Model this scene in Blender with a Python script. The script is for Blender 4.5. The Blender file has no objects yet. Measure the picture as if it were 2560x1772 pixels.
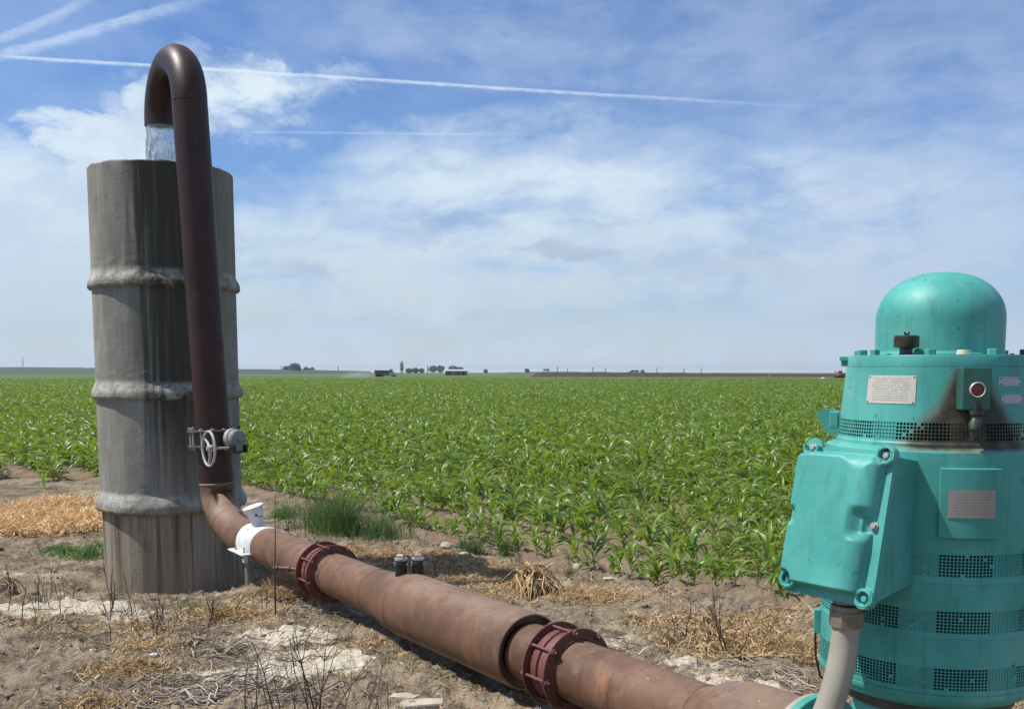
import bpy, bmesh, math, random
import numpy as np
from mathutils import Vector, Matrix

R = math.radians
rng = np.random.default_rng(7)
random.seed(7)
scene = bpy.context.scene
COL = scene.collection

# ------------------------------------------------------------------ camera model
FPX, HOR, PITCH, CAMZ = 2500.0, 920.0, 0.1, 1.55      # focal length in photo pixels, horizon row, tilt, eye height
cam_d = bpy.data.cameras.new('camera')
cam = bpy.data.objects.new('camera', cam_d)
COL.objects.link(cam)
cam.location = (0, 0, CAMZ)
cam.rotation_euler = (math.pi / 2 - PITCH, 0, 0)
cam_d.sensor_width = 36.0
cam_d.lens = 36.0 * FPX / 2560
cam_d.shift_y = (HOR + FPX * math.tan(PITCH) - 886) / 2560
cam_d.clip_start = 0.05
cam_d.clip_end = 30000
scene.camera = cam
DS = 2560 / 2306.0


def ray(x, y):
    """direction of a sight line (x, y in the 2306-wide view used for measuring)"""
    u = (x * DS - 1280) / FPX
    v = -(y * DS - (HOR + FPX * math.tan(PITCH))) / FPX
    c, s = math.cos(PITCH), math.sin(PITCH)
    return Vector((u, c + v * s, v * c - s))


def atY(x, y, Y):
    d = ray(x, y)
    return Vector((0, 0, CAMZ)) + d * (Y / d.y)


# ------------------------------------------------------------------ numpy noise
def _hash(i, j, seed):
    h = (i.astype(np.int64) * 374761393 + j.astype(np.int64) * 668265263 + seed * 974634777) & 0xFFFFFFFF
    h = ((h ^ (h >> 13)) * 1274126177) & 0xFFFFFFFF
    return ((h ^ (h >> 16)) & 0xFFFF) / 65535.0


def vnoise(x, y, seed=0):
    xi, yi = np.floor(x), np.floor(y)
    fx, fy = x - xi, y - yi
    fx = fx * fx * (3 - 2 * fx)
    fy = fy * fy * (3 - 2 * fy)
    a, b = _hash(xi, yi, seed), _hash(xi + 1, yi, seed)
    c, d = _hash(xi, yi + 1, seed), _hash(xi + 1, yi + 1, seed)
    return (a * (1 - fx) + b * fx) * (1 - fy) + (c * (1 - fx) + d * fx) * fy


def fbm(x, y, seed=0, oct=4):
    s, a = 0, 0.5
    for k in range(oct):
        s = s + a * vnoise(x * 2 ** k, y * 2 ** k, seed + k)
        a *= 0.5
    return s / (1 - 0.5 ** oct)


def sstep(a, b, x):
    t = np.clip((x - a) / (b - a), 0, 1)
    return t * t * (3 - 2 * t)


# ------------------------------------------------------------------ object helpers
def tag(o, label=None, cat=None, group=None, kind=None):
    if label: o['label'] = label
    if cat: o['category'] = cat
    if group: o['group'] = group
    if kind: o['kind'] = kind
    return o


def empty(name, loc, label, cat, group=None):
    o = bpy.data.objects.new(name, None)
    COL.objects.link(o)
    o.location = loc
    o.empty_display_size = 0.1
    return tag(o, label, cat, group)


def link(name, me, mat=None, parent=None):
    o = bpy.data.objects.new(name, me)
    COL.objects.link(o)
    if mat is not None and len(me.materials) == 0:
        me.materials.append(mat)
    if parent is not None:
        o.parent = parent
    return o


def np_mesh(name, V, faces, smooth=True, attrs=None):
    """V (n,3); faces: list of (m,k) int arrays"""
    me = bpy.data.meshes.new(name)
    V = np.asarray(V, np.float32)
    me.vertices.add(len(V))
    me.vertices.foreach_set('co', V.ravel())
    li = np.concatenate([f.ravel() for f in faces]).astype(np.int32)
    tot = np.concatenate([np.full(len(f), f.shape[1], np.int32) for f in faces])
    st = np.concatenate([[0], np.cumsum(tot)[:-1]]).astype(np.int32)
    me.loops.add(len(li))
    me.loops.foreach_set('vertex_index', li)
    me.polygons.add(len(tot))
    me.polygons.foreach_set('loop_start', st)
    me.polygons.foreach_set('loop_total', tot)
    me.polygons.foreach_set('use_smooth', np.full(len(tot), smooth))
    if attrs:
        for k, a in attrs.items():
            at = me.attributes.new(k, 'FLOAT', 'POINT')
            at.data.foreach_set('value', np.asarray(a, np.float32))
    me.update(calc_edges=True)
    return me


class MB:
    """collects pieces in world coordinates and links them as ONE mesh object"""
    def __init__(self):
        self.bm = bmesh.new()

    def add(self, verts, faces, smooth=False):
        vs = [self.bm.verts.new(v) for v in verts]
        for f in faces:
            try:
                fc = self.bm.faces.new([vs[i] for i in f])
                fc.smooth = smooth
            except ValueError:
                pass
        return self

    def box(self, c, size, M=None, bevel=0.0):
        b = bmesh.new()
        bmesh.ops.create_cube(b, size=1)
        bmesh.ops.scale(b, vec=size, verts=b.verts)
        if bevel:
            bmesh.ops.bevel(b, geom=b.edges[:], offset=bevel, segments=2, affect='EDGES', profile=0.6)
        m = Matrix.Translation(c) @ (M.to_4x4() if M is not None else Matrix.Identity(4))
        b.transform(m)
        return self.merge(b)

    def merge(self, b, smooth=None):
        b.verts.index_update()
        vs = [self.bm.verts.new(v.co) for v in b.verts]
        for f in b.faces:
            nf = self.bm.faces.new([vs[v.index] for v in f.verts])
            nf.smooth = f.smooth if smooth is None else smooth
        b.free()
        return self

    def prism(self, c, axis, r, h, n=6, rot=0.0, bevel=0.0, smooth=False, r2=None):
        """n-sided prism standing on point c along axis"""
        a = Vector(axis).normalized()
        M = a.to_track_quat('Z', 'Y').to_matrix()
        if r2 is None: r2 = r
        vs, fs = [], []
        bv = bevel
        prof = [(r, 0), (r2, h)] if not bv else [(r, 0), (r2, h - bv), (r2 - bv, h)]
        for (rr, z) in prof:
            for k in range(n):
                t = 2 * math.pi * k / n + rot
                vs.append(Vector(c) + M @ Vector((rr * math.cos(t), rr * math.sin(t), z)))
        m = len(prof)
        for j in range(m - 1):
            for k in range(n):
                fs.append((j * n + k, j * n + (k + 1) % n, (j + 1) * n + (k + 1) % n, (j + 1) * n + k))
        i0 = len(vs)
        self.add(vs, fs, smooth)
        # caps with their own vertices keep the rim crisp
        self.add(vs[:n], [tuple(reversed(range(n)))], False)
        self.add(vs[(m - 1) * n:], [tuple(range(n))], False)
        return self

    def tube(self, path, radii, n=16, caps=True, smooth=True):
        V, F = tube_np(path, radii, n)
        self.add([tuple(v) for v in V], [tuple(f) for f in F], smooth)
        if caps:
            self.add([tuple(v) for v in V[:n]], [tuple(reversed(range(n)))])
            self.add([tuple(v) for v in V[-n:]], [tuple(range(n))])
        return self

    def lathe(self, c, axis, prof, n=48, smooth=True, a0=0, a1=360, split=35):
        a = Vector(axis).normalized()
        M = a.to_track_quat('Z', 'Y').to_matrix()
        full = abs(a1 - a0) >= 360
        cnt = n if full else n + 1
        # split the profile where it bends sharply, so that smooth shading keeps its edges
        runs, cur = [], [prof[0]]
        for i in range(1, len(prof)):
            cur.append(prof[i])
            if i < len(prof) - 1:
                d1 = Vector((prof[i][0] - prof[i-1][0], prof[i][1] - prof[i-1][1]))
                d2 = Vector((prof[i+1][0] - prof[i][0], prof[i+1][1] - prof[i][1]))
                if d1.length > 1e-9 and d2.length > 1e-9 and d1.angle(d2) > R(split):
                    runs.append(cur); cur = [prof[i]]
        runs.append(cur)
        for run in runs:
            vs, fs = [], []
            for (rr, z) in run:
                for k in range(cnt):
                    t = R(a0 + (a1 - a0) * k / n)
                    vs.append(Vector(c) + M @ Vector((rr * math.cos(t), rr * math.sin(t), z)))
            for j in range(len(run) - 1):
                for k in range(n):
                    k2 = (k + 1) % cnt
                    fs.append((j * cnt + k, j * cnt + k2, (j + 1) * cnt + k2, (j + 1) * cnt + k))
            self.add(vs, fs, smooth)
        return self

    def build(self, name, mat, parent=None):
        me = bpy.data.meshes.new(name)
        bmesh.ops.recalc_face_normals(self.bm, faces=self.bm.faces)
        if parent is not None:
            off = world_loc(parent)
            bmesh.ops.translate(self.bm, vec=-off, verts=self.bm.verts)
        self.bm.to_mesh(me)
        self.bm.free()
        me.materials.append(mat)
        return link(name, me, None, parent)


def world_loc(o):
    v = Vector((0, 0, 0))
    while o is not None:
        v += Vector(o.location)
        o = o.parent
    return v


def tube_np(path, radii, n=16):
    P = np.asarray([tuple(p) for p in path], float)
    r = np.broadcast_to(np.asarray(radii, float), (len(P),))
    T = np.gradient(P, axis=0)
    T /= np.linalg.norm(T, axis=1)[:, None] + 1e-12
    ref = np.array([0, 0, 1.0]) if abs(T[0][2]) < 0.9 else np.array([1.0, 0, 0])
    u = np.cross(T[0], ref); u /= np.linalg.norm(u)
    V = []
    for i in range(len(P)):
        u = u - T[i] * (u @ T[i]); u /= np.linalg.norm(u) + 1e-12
        w = np.cross(T[i], u)
        a = np.arange(n) * 2 * np.pi / n
        V.append(P[i] + r[i] * (np.cos(a)[:, None] * u + np.sin(a)[:, None] * w))
    V = np.concatenate(V)
    F = []
    for j in range(len(P) - 1):
        for k in range(n):
            F.append((j * n + k, j * n + (k + 1) % n, (j + 1) * n + (k + 1) % n, (j + 1) * n + k))
    return V, np.array(F)


def strips(P, W, S):
    """many ribbons at once: P (N,K,3) centre lines, W (N,K) half widths, S (N,3) or (N,K,3) side directions"""
    N, K = W.shape
    if S.ndim == 2: S = np.repeat(S[:, None, :], K, 1)
    L = P - S * W[..., None]
    Rr = P + S * W[..., None]
    V = np.stack([L, Rr], 2).reshape(-1, 3)
    b = (np.arange(N) * K * 2)[:, None] + (np.arange(K - 1) * 2)[None, :]
    F = np.stack([b, b + 1, b + 3, b + 2], -1).reshape(-1, 4)
    return V, F


# ------------------------------------------------------------------ node helpers
class S:
    """a node socket with arithmetic"""
    def __init__(self, nt, sock): self.nt, self.s = nt, sock
    def _m(self, op, b=None, c=None, rev=False):
        n = self.nt.nodes.new('ShaderNodeMath'); n.operation = op
        ins = [self, b, c]
        if rev: ins = [b, self, c]
        for i, v in enumerate(ins):
            if v is None: continue
            if isinstance(v, S): self.nt.links.new(v.s, n.inputs[i])
            else: n.inputs[i].default_value = float(v)
        return S(self.nt, n.outputs[0])
    def __add__(a, b): return a._m('ADD', b)
    __radd__ = __add__
    def __sub__(a, b): return a._m('SUBTRACT', b)
    def __rsub__(a, b): return a._m('SUBTRACT', b, rev=True)
    def __mul__(a, b): return a._m('MULTIPLY', b)
    __rmul__ = __mul__
    def __truediv__(a, b): return a._m('DIVIDE', b)
    def abs(a): return a._m('ABSOLUTE')
    def sqrt(a): return a._m('SQRT')
    def max(a, b): return a._m('MAXIMUM', b)
    def min(a, b): return a._m('MINIMUM', b)
    def pow(a, b): return a._m('POWER', b)
    def ss(a, lo, hi):
        n = a.nt.nodes.new('ShaderNodeMapRange'); n.interpolation_type = 'SMOOTHSTEP'
        a.nt.links.new(a.s, n.inputs[0])
        for i, v in ((1, lo), (2, hi)):
            if isinstance(v, S): a.nt.links.new(v.s, n.inputs[i])
            else: n.inputs[i].default_value = v
        return S(a.nt, n.outputs[0])


class NT:
    def __init__(self, nt): self.nt = nt; nt.nodes.clear()
    def new(self, t, **kw):
        n = self.nt.nodes.new(t)
        for k, v in kw.items(): setattr(n, k, v)
        return n
    def put(self, sock, v):
        if isinstance(v, S): self.nt.links.new(v.s, sock)
        elif hasattr(v, 'is_output'): self.nt.links.new(v, sock)
        elif isinstance(v, (tuple, list)) and len(v) == 3 and len(getattr(sock, 'default_value', ())) == 4:
            sock.default_value = (*v, 1)
        else: sock.default_value = v
    def noise(self, vec, scale, detail=4, rough=0.55, dist=0.0, out='Fac'):
        n = self.new('ShaderNodeTexNoise')
        if vec is not None: self.put(n.inputs['Vector'], vec)
        n.inputs['Scale'].default_value = scale
        n.inputs['Detail'].default_value = detail
        n.inputs['Roughness'].default_value = rough
        n.inputs['Distortion'].default_value = dist
        return S(self.nt, n.outputs[out])
    def voro(self, vec, scale, out='Distance', feature='F1'):
        n = self.new('ShaderNodeTexVoronoi', feature=feature)
        if vec is not None: self.put(n.inputs['Vector'], vec)
        n.inputs['Scale'].default_value = scale
        return S(self.nt, n.outputs[out])
    def coords(self, which='Object'):
        return self.new('ShaderNodeTexCoord').outputs[which]
    def scaled(self, vec, sc):
        n = self.new('ShaderNodeMapping'); self.put(n.inputs['Vector'], vec)
        n.inputs['Scale'].default_value = sc
        return n.outputs[0]
    def xyz(self, vec):
        n = self.new('ShaderNodeSeparateXYZ'); self.put(n.inputs[0], vec)
        return [S(self.nt, o) for o in n.outputs]
    def comb(self, x, y, z):
        n = self.new('ShaderNodeCombineXYZ')
        for i, v in enumerate((x, y, z)): self.put(n.inputs[i], v)
        return n.outputs[0]
    def attr(self, name):
        n = self.new('ShaderNodeAttribute', attribute_name=name)
        return S(self.nt, n.outputs['Fac'])
    def mix(self, f, a, b, blend='MIX'):
        n = self.new('ShaderNodeMix', data_type='RGBA', blend_type=blend)
        self.put(n.inputs[0], f); self.put(n.inputs[6], a); self.put(n.inputs[7], b)
        return S(self.nt, n.outputs[2])
    def bump(self, h, strength=0.4, dist=0.01):
        n = self.new('ShaderNodeBump'); self.put(n.inputs['Height'], h)
        n.inputs['Strength'].default_value = strength; n.inputs['Distance'].default_value = dist
        return n.outputs[0]
    def principled(self, color, rough=0.6, normal=None, metallic=0.0, spec=0.5, **kw):
        n = self.new('ShaderNodeBsdfPrincipled')
        self.put(n.inputs['Base Color'], color); self.put(n.inputs['Roughness'], rough)
        self.put(n.inputs['Metallic'], metallic); n.inputs['Specular IOR Level'].default_value = spec
        if normal is not None: self.put(n.inputs['Normal'], normal)
        for k, v in kw.items(): self.put(n.inputs[k], v)
        return n.outputs[0]
    def out(self, sh, kind='Surface'):
        o = self.new('ShaderNodeOutputMaterial'); self.put(o.inputs[kind], sh)


def material(name):
    m = bpy.data.materials.new(name)
    m.use_nodes = True
    return m, NT(m.node_tree)


def simple_mat(name, col, rough=0.6, var=0.25, scale=12, metallic=0.0, bump=0.0, spec=0.5, col2=None):
    m, t = material(name)
    c = t.coords()
    n = t.noise(c, scale, 5)
    f = n.ss(0.3, 0.7)
    if col2 is None: col2 = tuple(x * (1 - var) for x in col)
    color = t.mix(f, col2, col)
    nb = t.bump(t.noise(c, scale * 8, 4), bump, 0.004) if bump else None
    t.out(t.principled(color, n * 0.2 + (rough - 0.1), nb, metallic, spec))
    return m


# ------------------------------------------------------------------ materials
def mat_soil():
    m, t = material('dry_soil')
    c = t.coords()
    big = t.noise(c, 0.55, 4, 0.6)
    mid = t.noise(c, 3.5, 6, 0.65)
    fine = t.noise(c, 26, 5, 0.7)
    grit = t.voro(c, 60)
    crust = t.attr('crust'); field = t.attr('field'); far = t.attr('far')
    base = t.mix(mid.ss(0.36, 0.66), (0.122, 0.094, 0.063), (0.285, 0.228, 0.160))
    base = t.mix(big.ss(0.50, 0.66) * 0.35, base, (0.075, 0.058, 0.040))
    base = t.mix(fine.ss(0.5, 0.75) * 0.7, base, (0.33, 0.275, 0.205))
    base = t.mix((fine * 0.6 + mid * 0.4).ss(0.5, 0.34) * 0.75, base, (0.06, 0.045, 0.03))
    cr = (crust + (mid - 0.5) * 0.9 + (fine - 0.5) * 0.30).ss(0.48, 0.66)
    base = t.mix(cr * 0.85, base, t.mix(fine.ss(0.35, 0.7), (0.44, 0.385, 0.295), (0.62, 0.56, 0.46)))
    fcol = t.mix(mid.ss(0.3, 0.7), (0.15, 0.11, 0.072), (0.23, 0.175, 0.12))
    base = t.mix(field, base, fcol)
    grass = t.mix(t.noise(t.scaled(c, (0.01, 0.05, 1)), 1.0, 4).ss(0.35, 0.65), (0.055, 0.10, 0.024), (0.105, 0.15, 0.048))
    base = t.mix(far, base, grass)
    h = mid * 0.5 + fine * 0.35 + grit * 0.15
    t.out(t.principled(base, 0.95, t.bump(h, 1.0, 0.045), spec=0.15))
    return m


def mat_concrete():
    m, t = material('weathered_concrete')
    c = t.coords()
    x, y, z = t.xyz(c)
    streak = t.noise(t.scaled(c, (12, 12, 0.42)), 1.6, 7, 0.66, 0.15)
    streak2 = t.noise(t.scaled(c, (30, 30, 0.9)), 1.4, 6, 0.62)
    blot = t.noise(t.scaled(c, (1, 1, 0.6)), 2.6, 7, 0.7)
    fine = t.noise(c, 45, 5, 0.7)
    col = t.mix(blot.ss(0.3, 0.7), (0.165, 0.160, 0.138), (0.285, 0.277, 0.242))
    col = t.mix(streak2.ss(0.5, 0.75) * 0.6, col, (0.37, 0.355, 0.305))
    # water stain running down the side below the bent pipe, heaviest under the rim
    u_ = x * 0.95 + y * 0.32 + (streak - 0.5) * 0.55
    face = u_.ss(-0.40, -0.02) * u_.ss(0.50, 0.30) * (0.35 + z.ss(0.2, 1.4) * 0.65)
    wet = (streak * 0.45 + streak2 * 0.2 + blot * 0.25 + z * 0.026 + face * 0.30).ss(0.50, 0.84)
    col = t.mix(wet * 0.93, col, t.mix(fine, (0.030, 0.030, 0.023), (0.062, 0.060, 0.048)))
    pit = t.voro(c, 55).ss(0.16, 0.06) * t.noise(c, 14, 3).ss(0.45, 0.6)
    col = t.mix(pit * 0.6, col, (0.10, 0.095, 0.08))
    joint = ((z - 2.30).abs().ss(0.10, 0.04)).max((z - 1.355).abs().ss(0.10, 0.04)).max((z - 0.385).abs().ss(0.11, 0.05))
    mort = t.noise(c, 7, 6, 0.7)
    col = t.mix(joint * mort.ss(0.42, 0.62) * 0.75, col, t.mix(fine, (0.36, 0.345, 0.30), (0.50, 0.48, 0.42)))
    low = z.ss(0.40, 0.27)
    col = t.mix(low * 0.55, col, t.mix(streak2.ss(0.35, 0.65), (0.20, 0.155, 0.105), (0.36, 0.305, 0.22)))
    rust = (t.noise(t.scaled(c, (8, 8, 0.25)), 1.3, 5, 0.6)).ss(0.48, 0.57) * low
    col = t.mix(rust * 0.8, col, t.mix(streak2.ss(0.35, 0.62), (0.040, 0.026, 0.016), (0.16, 0.10, 0.06)))
    dirt = z.ss(0.12, -0.35) * 0.5
    col = t.mix(dirt, col, (0.26, 0.21, 0.155))
    bm = t.bump(fine * 0.25 + blot * 0.5 + t.noise(c, 9, 4) * 0.3 + joint * mort * 2.2, 0.7, 0.015)
    t.out(t.principled(col, 0.92, bm, spec=0.25))
    return m


def mat_rust(name, c1, c2, c3, rough=0.72, spots=True, spec=0.35, dust=False):
    m, t = material(name)
    c = t.coords()
    a = t.noise(c, 2.6, 6, 0.62)
    b = t.noise(c, 14, 6, 0.7)
    f = t.noise(c, 90, 4, 0.7)
    col = t.mix(a.ss(0.32, 0.68), c1, c2)
    col = t.mix(b.ss(0.55, 0.72) * 0.55, col, c3)
    col = t.mix((f * 0.5 + b * 0.5).ss(0.48, 0.36) * 0.5, col, tuple(v * 0.45 for v in c1))
    if spots:
        v = t.voro(c, 20)
        sp = v.ss(0.10, 0.04) * t.noise(c, 5, 3).ss(0.52, 0.6)
        col = t.mix(sp * 0.8, col, (0.5, 0.42, 0.33))
        scr = t.noise(t.scaled(c, (3, 3, 22)), 2.2, 5, 0.7).ss(0.66, 0.72)
        col = t.mix(scr * 0.5, col, tuple(v * 0.3 for v in c1))
    if dust:
        px, py, pz = t.xyz(c)
        grime = (pz + (a - 0.5) * 0.06).ss(0.135, 0.075)
        col = t.mix(grime * 0.75, col, (0.27, 0.205, 0.14))
        crown = (pz + (b - 0.5) * 0.10 + (a - 0.5) * 0.08).ss(0.33, 0.44) * (pz * -1.0).ss(-0.60, -0.46)
        col = t.mix(crown * 0.45, col, (0.30, 0.225, 0.165))
        drip = t.noise(t.scaled(c, (7, 7, 1.2)), 2.2, 6, 0.7)
        col = t.mix(drip.ss(0.56, 0.68) * 0.65, col, (0.065, 0.034, 0.022))
        col = t.mix(t.noise(t.scaled(c, (5, 5, 1.6)), 1.7, 5, 0.65).ss(0.56, 0.70) * 0.5, col, (0.30, 0.135, 0.055))
    bm = t.bump(b * 0.6 + f * 0.4, 0.25, 0.005)
    t.out(t.principled(col, b * 0.3 + (rough - 0.15), bm, spec=spec))
    return m


def mat_teal(name='teal_paint', c1=(0.046, 0.265, 0.230), c2=(0.080, 0.360, 0.315)):
    m, t = material(name)
    c = t.coords()
    a = t.noise(c, 5, 5, 0.6)
    f = t.noise(c, 130, 4, 0.7)
    d = t.noise(c, 24, 5, 0.65)
    col = t.mix(a.ss(0.3, 0.7), c1, c2)
    col = t.mix(f.ss(0.62, 0.7) * 0.22, col, (0.18, 0.46, 0.38))
    fade = t.noise(c, 2.3, 4, 0.6).ss(0.5, 0.72)
    col = t.mix(fade * 0.45, col, (0.16, 0.43, 0.37))
    drip = t.noise(t.scaled(c, (1, 1, 0.12)), 30, 5, 0.65).ss(0.52, 0.70)
    col = t.mix(drip * 0.45, col, (0.045, 0.165, 0.135))
    dust = (t.noise(c, 11, 6, 0.7) * 0.7 + f * 0.3).ss(0.52, 0.66)
    col = t.mix(dust * 0.22, col, (0.24, 0.34, 0.28))
    rusty = (t.noise(c, 17, 5, 0.7)).ss(0.68, 0.74)
    col = t.mix(rusty * 0.6, col, (0.11, 0.075, 0.04))
    chip = (d * 0.75 + f * 0.25).ss(0.632, 0.65)
    col = t.mix(chip * 0.8, col, (0.03, 0.06, 0.05))
    st = t.attr('stain')
    stn = (st + (t.noise(t.scaled(c, (1, 1, 0.6)), 16, 5) - 0.5) * 0.5 * st.ss(0.02, 0.3)).ss(0.10, 0.90)
    col = t.mix(stn * 0.94, col, t.mix((stn * 0.8 + (d - 0.5)).ss(0.35, 0.95), (0.150, 0.082, 0.034), (0.022, 0.014, 0.008)))
    bm = t.bump(f * 0.5 + d * 0.5, 0.16, 0.003)
    t.out(t.principled(col, a * 0.2 + 0.36, bm, spec=0.35))
    return m


def mat_leaf(name, c1, c2, rough=0.42, trans=0.38, tint=(0.22, 0.36, 0.03), dry=0.0):
    m, t = material(name)
    oi = t.new('ShaderNodeObjectInfo')
    geo = t.new('ShaderNodeNewGeometry')
    rnd = S(t.nt, geo.outputs['Random Per Island'])
    ro = S(t.nt, oi.outputs['Random'])
    n = t.noise(t.coords(), 9, 3)
    col = t.mix((rnd * 0.5 + ro * 0.3 + n * 0.3).ss(0.2, 0.9), c1, c2)
    col = t.mix((rnd - 0.93).ss(0.0, 0.05) * dry, col, (0.34, 0.29, 0.10))
    p = t.principled(col, n * 0.2 + (rough - 0.1), spec=0.55)
    tr = t.new('ShaderNodeBsdfTranslucent'); t.put(tr.inputs[0], tint)
    mx = t.new('ShaderNodeMixShader'); mx.inputs[0].default_value = trans
    t.nt.links.new(p, mx.inputs[1]); t.nt.links.new(tr.outputs[0], mx.inputs[2])
    t.out(mx.outputs[0])
    return m


def mat_straw(name, cols):
    m, t = material(name)
    geo = t.new('ShaderNodeNewGeometry')
    rnd = S(t.nt, geo.outputs['Random Per Island'])
    n = t.noise(t.coords(), 3.0, 3)
    col = t.mix(rnd.ss(0.0, 0.6), cols[0], cols[1])
    col = t.mix((rnd * 0.6 + n * 0.4).ss(0.5, 0.85), col, cols[2])
    t.out(t.principled(col, 0.8, spec=0.25))
    return m


M = {}
M['soil'] = mat_soil()
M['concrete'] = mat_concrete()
M['pipe'] = mat_rust('rusty_steel', (0.098, 0.047, 0.027), (0.165, 0.086, 0.050), (0.235, 0.145, 0.092), 0.62, spec=0.4, dust=True)
M['maroon'] = mat_rust('maroon_primer', (0.024, 0.007, 0.005), (0.040, 0.013, 0.009), (0.080, 0.034, 0.020), 0.46, False, 0.4)
M['bend'] = mat_rust('brown_primer', (0.075, 0.032, 0.020), (0.135, 0.062, 0.036), (0.18, 0.09, 0.055), 0.6, False, 0.4)
M['coupling'] = mat_rust('red_primer', (0.10, 0.03, 0.022), (0.17, 0.06, 0.047), (0.24, 0.11, 0.09), 0.55, False, 0.5)
M['weld'] = simple_mat('weld_metal', (0.2, 0.15, 0.12), 0.6, 0.4, 60, bump=0.4)
M['teal'] = mat_teal()
M['teal_light'] = mat_teal('teal_cover_paint', (0.049, 0.280, 0.244), (0.082, 0.365, 0.320))
M['dark'] = simple_mat('dark_interior', (0.012, 0.014, 0.013), 0.9)
M['white_enamel'] = simple_mat('white_enamel', (0.70, 0.70, 0.68), 0.45, 0.22, 14, bump=0.08)
M['ivory'] = simple_mat('ivory_plastic', (0.72, 0.68, 0.52), 0.5, 0.1)
M['grey_paint'] = simple_mat('grey_paint', (0.21, 0.225, 0.235), 0.45, 0.2, 14)
M['wheel'] = simple_mat('pale_grey_iron', (0.43, 0.395, 0.35), 0.55, 0.35, 22)
M['iron'] = simple_mat('grimy_iron', (0.11, 0.085, 0.07), 0.6, 0.5, 24, metallic=0.2, bump=0.2)
M['zinc'] = simple_mat('zinc_bolt', (0.50, 0.48, 0.44), 0.45, 0.4, 40, metallic=0.5)
M['black'] = simple_mat('black_rubber', (0.012, 0.012, 0.012), 0.42, 0.3)
M['plate'] = simple_mat('pale_label_plate', (0.56, 0.50, 0.45), 0.42, 0.15, 40, metallic=0.35)
M['conduit'] = simple_mat('beige_conduit', (0.36, 0.33, 0.265), 0.6, 0.25, 8, bump=0.1)
M['hexnut'] = simple_mat('tarnished_bronze', (0.25, 0.205, 0.15), 0.55, 0.35, 20, metallic=0.3, bump=0.15)
M['red_glass'] = simple_mat('red_sight_glass', (0.24, 0.045, 0.03), 0.2, 0.3)
M['oily'] = simple_mat('oily_teal', (0.05, 0.085, 0.062), 0.4, 0.75, 22, col2=(0.018, 0.015, 0.01))
M['post'] = simple_mat('galvanised_post', (0.19, 0.17, 0.14), 0.6, 0.3, 10)
M['corn'] = mat_leaf('corn_leaf', (0.085, 0.165, 0.018), (0.215, 0.310, 0.062), 0.40, 0.36, (0.275, 0.40, 0.025), 0.7)
M['stalk'] = mat_leaf('corn_stalk', (0.12, 0.18, 0.05), (0.19, 0.25, 0.08), 0.5, 0.1)
M['grass'] = mat_leaf('green_grass', (0.035, 0.085, 0.022), (0.115, 0.175, 0.055), 0.5, 0.3, (0.10, 0.22, 0.03))
M['weed'] = mat_leaf('low_weed', (0.05, 0.11, 0.02), (0.10, 0.18, 0.04), 0.5, 0.3, (0.12, 0.25, 0.03))
M['straw'] = mat_straw('dry_straw', ((0.22, 0.135, 0.06), (0.46, 0.315, 0.155), (0.62, 0.47, 0.28)))
M['gold'] = mat_straw('golden_straw', ((0.50, 0.31, 0.13), (0.74, 0.51, 0.26), (0.86, 0.67, 0.40)))
M['twig'] = mat_straw('dry_twig', ((0.05, 0.036, 0.028), (0.085, 0.062, 0.045), (0.13, 0.10, 0.075)))
M['stick'] = mat_straw('pale_stick', ((0.20, 0.16, 0.125), (0.34, 0.285, 0.23), (0.48, 0.42, 0.35)))
M['stone'] = simple_mat('pale_stone', (0.50, 0.44, 0.35), 0.9, 0.35, 14, bump=0.4)
M['clod'] = simple_mat('brown_clod', (0.24, 0.185, 0.13), 0.95, 0.4, 20, bump=0.5)
M['bank'] = simple_mat('dark_bank_earth', (0.050, 0.034, 0.029), 0.95, 0.35, 0.35, col2=(0.030, 0.022, 0.020))
M['tree'] = mat_leaf('far_foliage', (0.03, 0.055, 0.022), (0.055, 0.085, 0.035), 0.6, 0.15, (0.06, 0.1, 0.03))
M['bark'] = simple_mat('bark', (0.10, 0.08, 0.06), 0.9)
M['roof_white'] = simple_mat('white_roofing', (0.52, 0.51, 0.49), 0.5, 0.1, 0.5)
M['barn_wall'] = simple_mat('brown_barn_wall', (0.21, 0.135, 0.105), 0.8, 0.2, 0.4)
M['truck_bed'] = simple_mat('brown_grey_bed', (0.085, 0.058, 0.052), 0.6, 0.2, 0.6)
M['truck_cab'] = simple_mat('grey_cab', (0.36, 0.36, 0.37), 0.4, 0.15, 0.8)
M['glass'] = simple_mat('dark_window', (0.03, 0.04, 0.05), 0.1)
M['tyre'] = simple_mat('tyre', (0.015, 0.015, 0.015), 0.8)
M['pole'] = simple_mat('wooden_pole', (0.16, 0.13, 0.11), 0.9)
M['orange'] = simple_mat('orange_machine', (0.35, 0.13, 0.05), 0.6)


# label plate with rows of tiny illegible print
def mat_print(name, base, ink, axis_u, rows, amount):
    m, t = material(name)
    c = t.coords('UV')
    u, v, _ = t.xyz(c)
    row = (v * rows)
    fr = row._m('FRACT')
    inrow = fr.ss(0.30, 0.36) * fr.ss(0.72, 0.66)
    cell = row._m('FLOOR')
    w = t.noise(t.comb(u * 26.0, cell * 7.31, 0.0), 3.0, 2, 0.6).ss(0.44, 0.5)
    lim = t.noise(t.comb(cell * 3.7, 0.5, 0.0), 1.0, 0) * 0.3
    margin = u.ss(lim * 0.6 + 0.02, lim * 0.6 + 0.05) * u.ss(0.98 - lim * 0.5, 0.94 - lim * 0.5) * v.ss(0.05, 0.09) * v.ss(0.96, 0.92)
    col = t.mix(inrow * w * margin * amount, base, ink)
    a = t.noise(c, 9, 5)
    col = t.mix(a.ss(0.45, 0.75) * 0.35, col, tuple(x * 0.7 for x in base))
    t.out(t.principled(col, 0.45, metallic=0.25))
    return m


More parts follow.
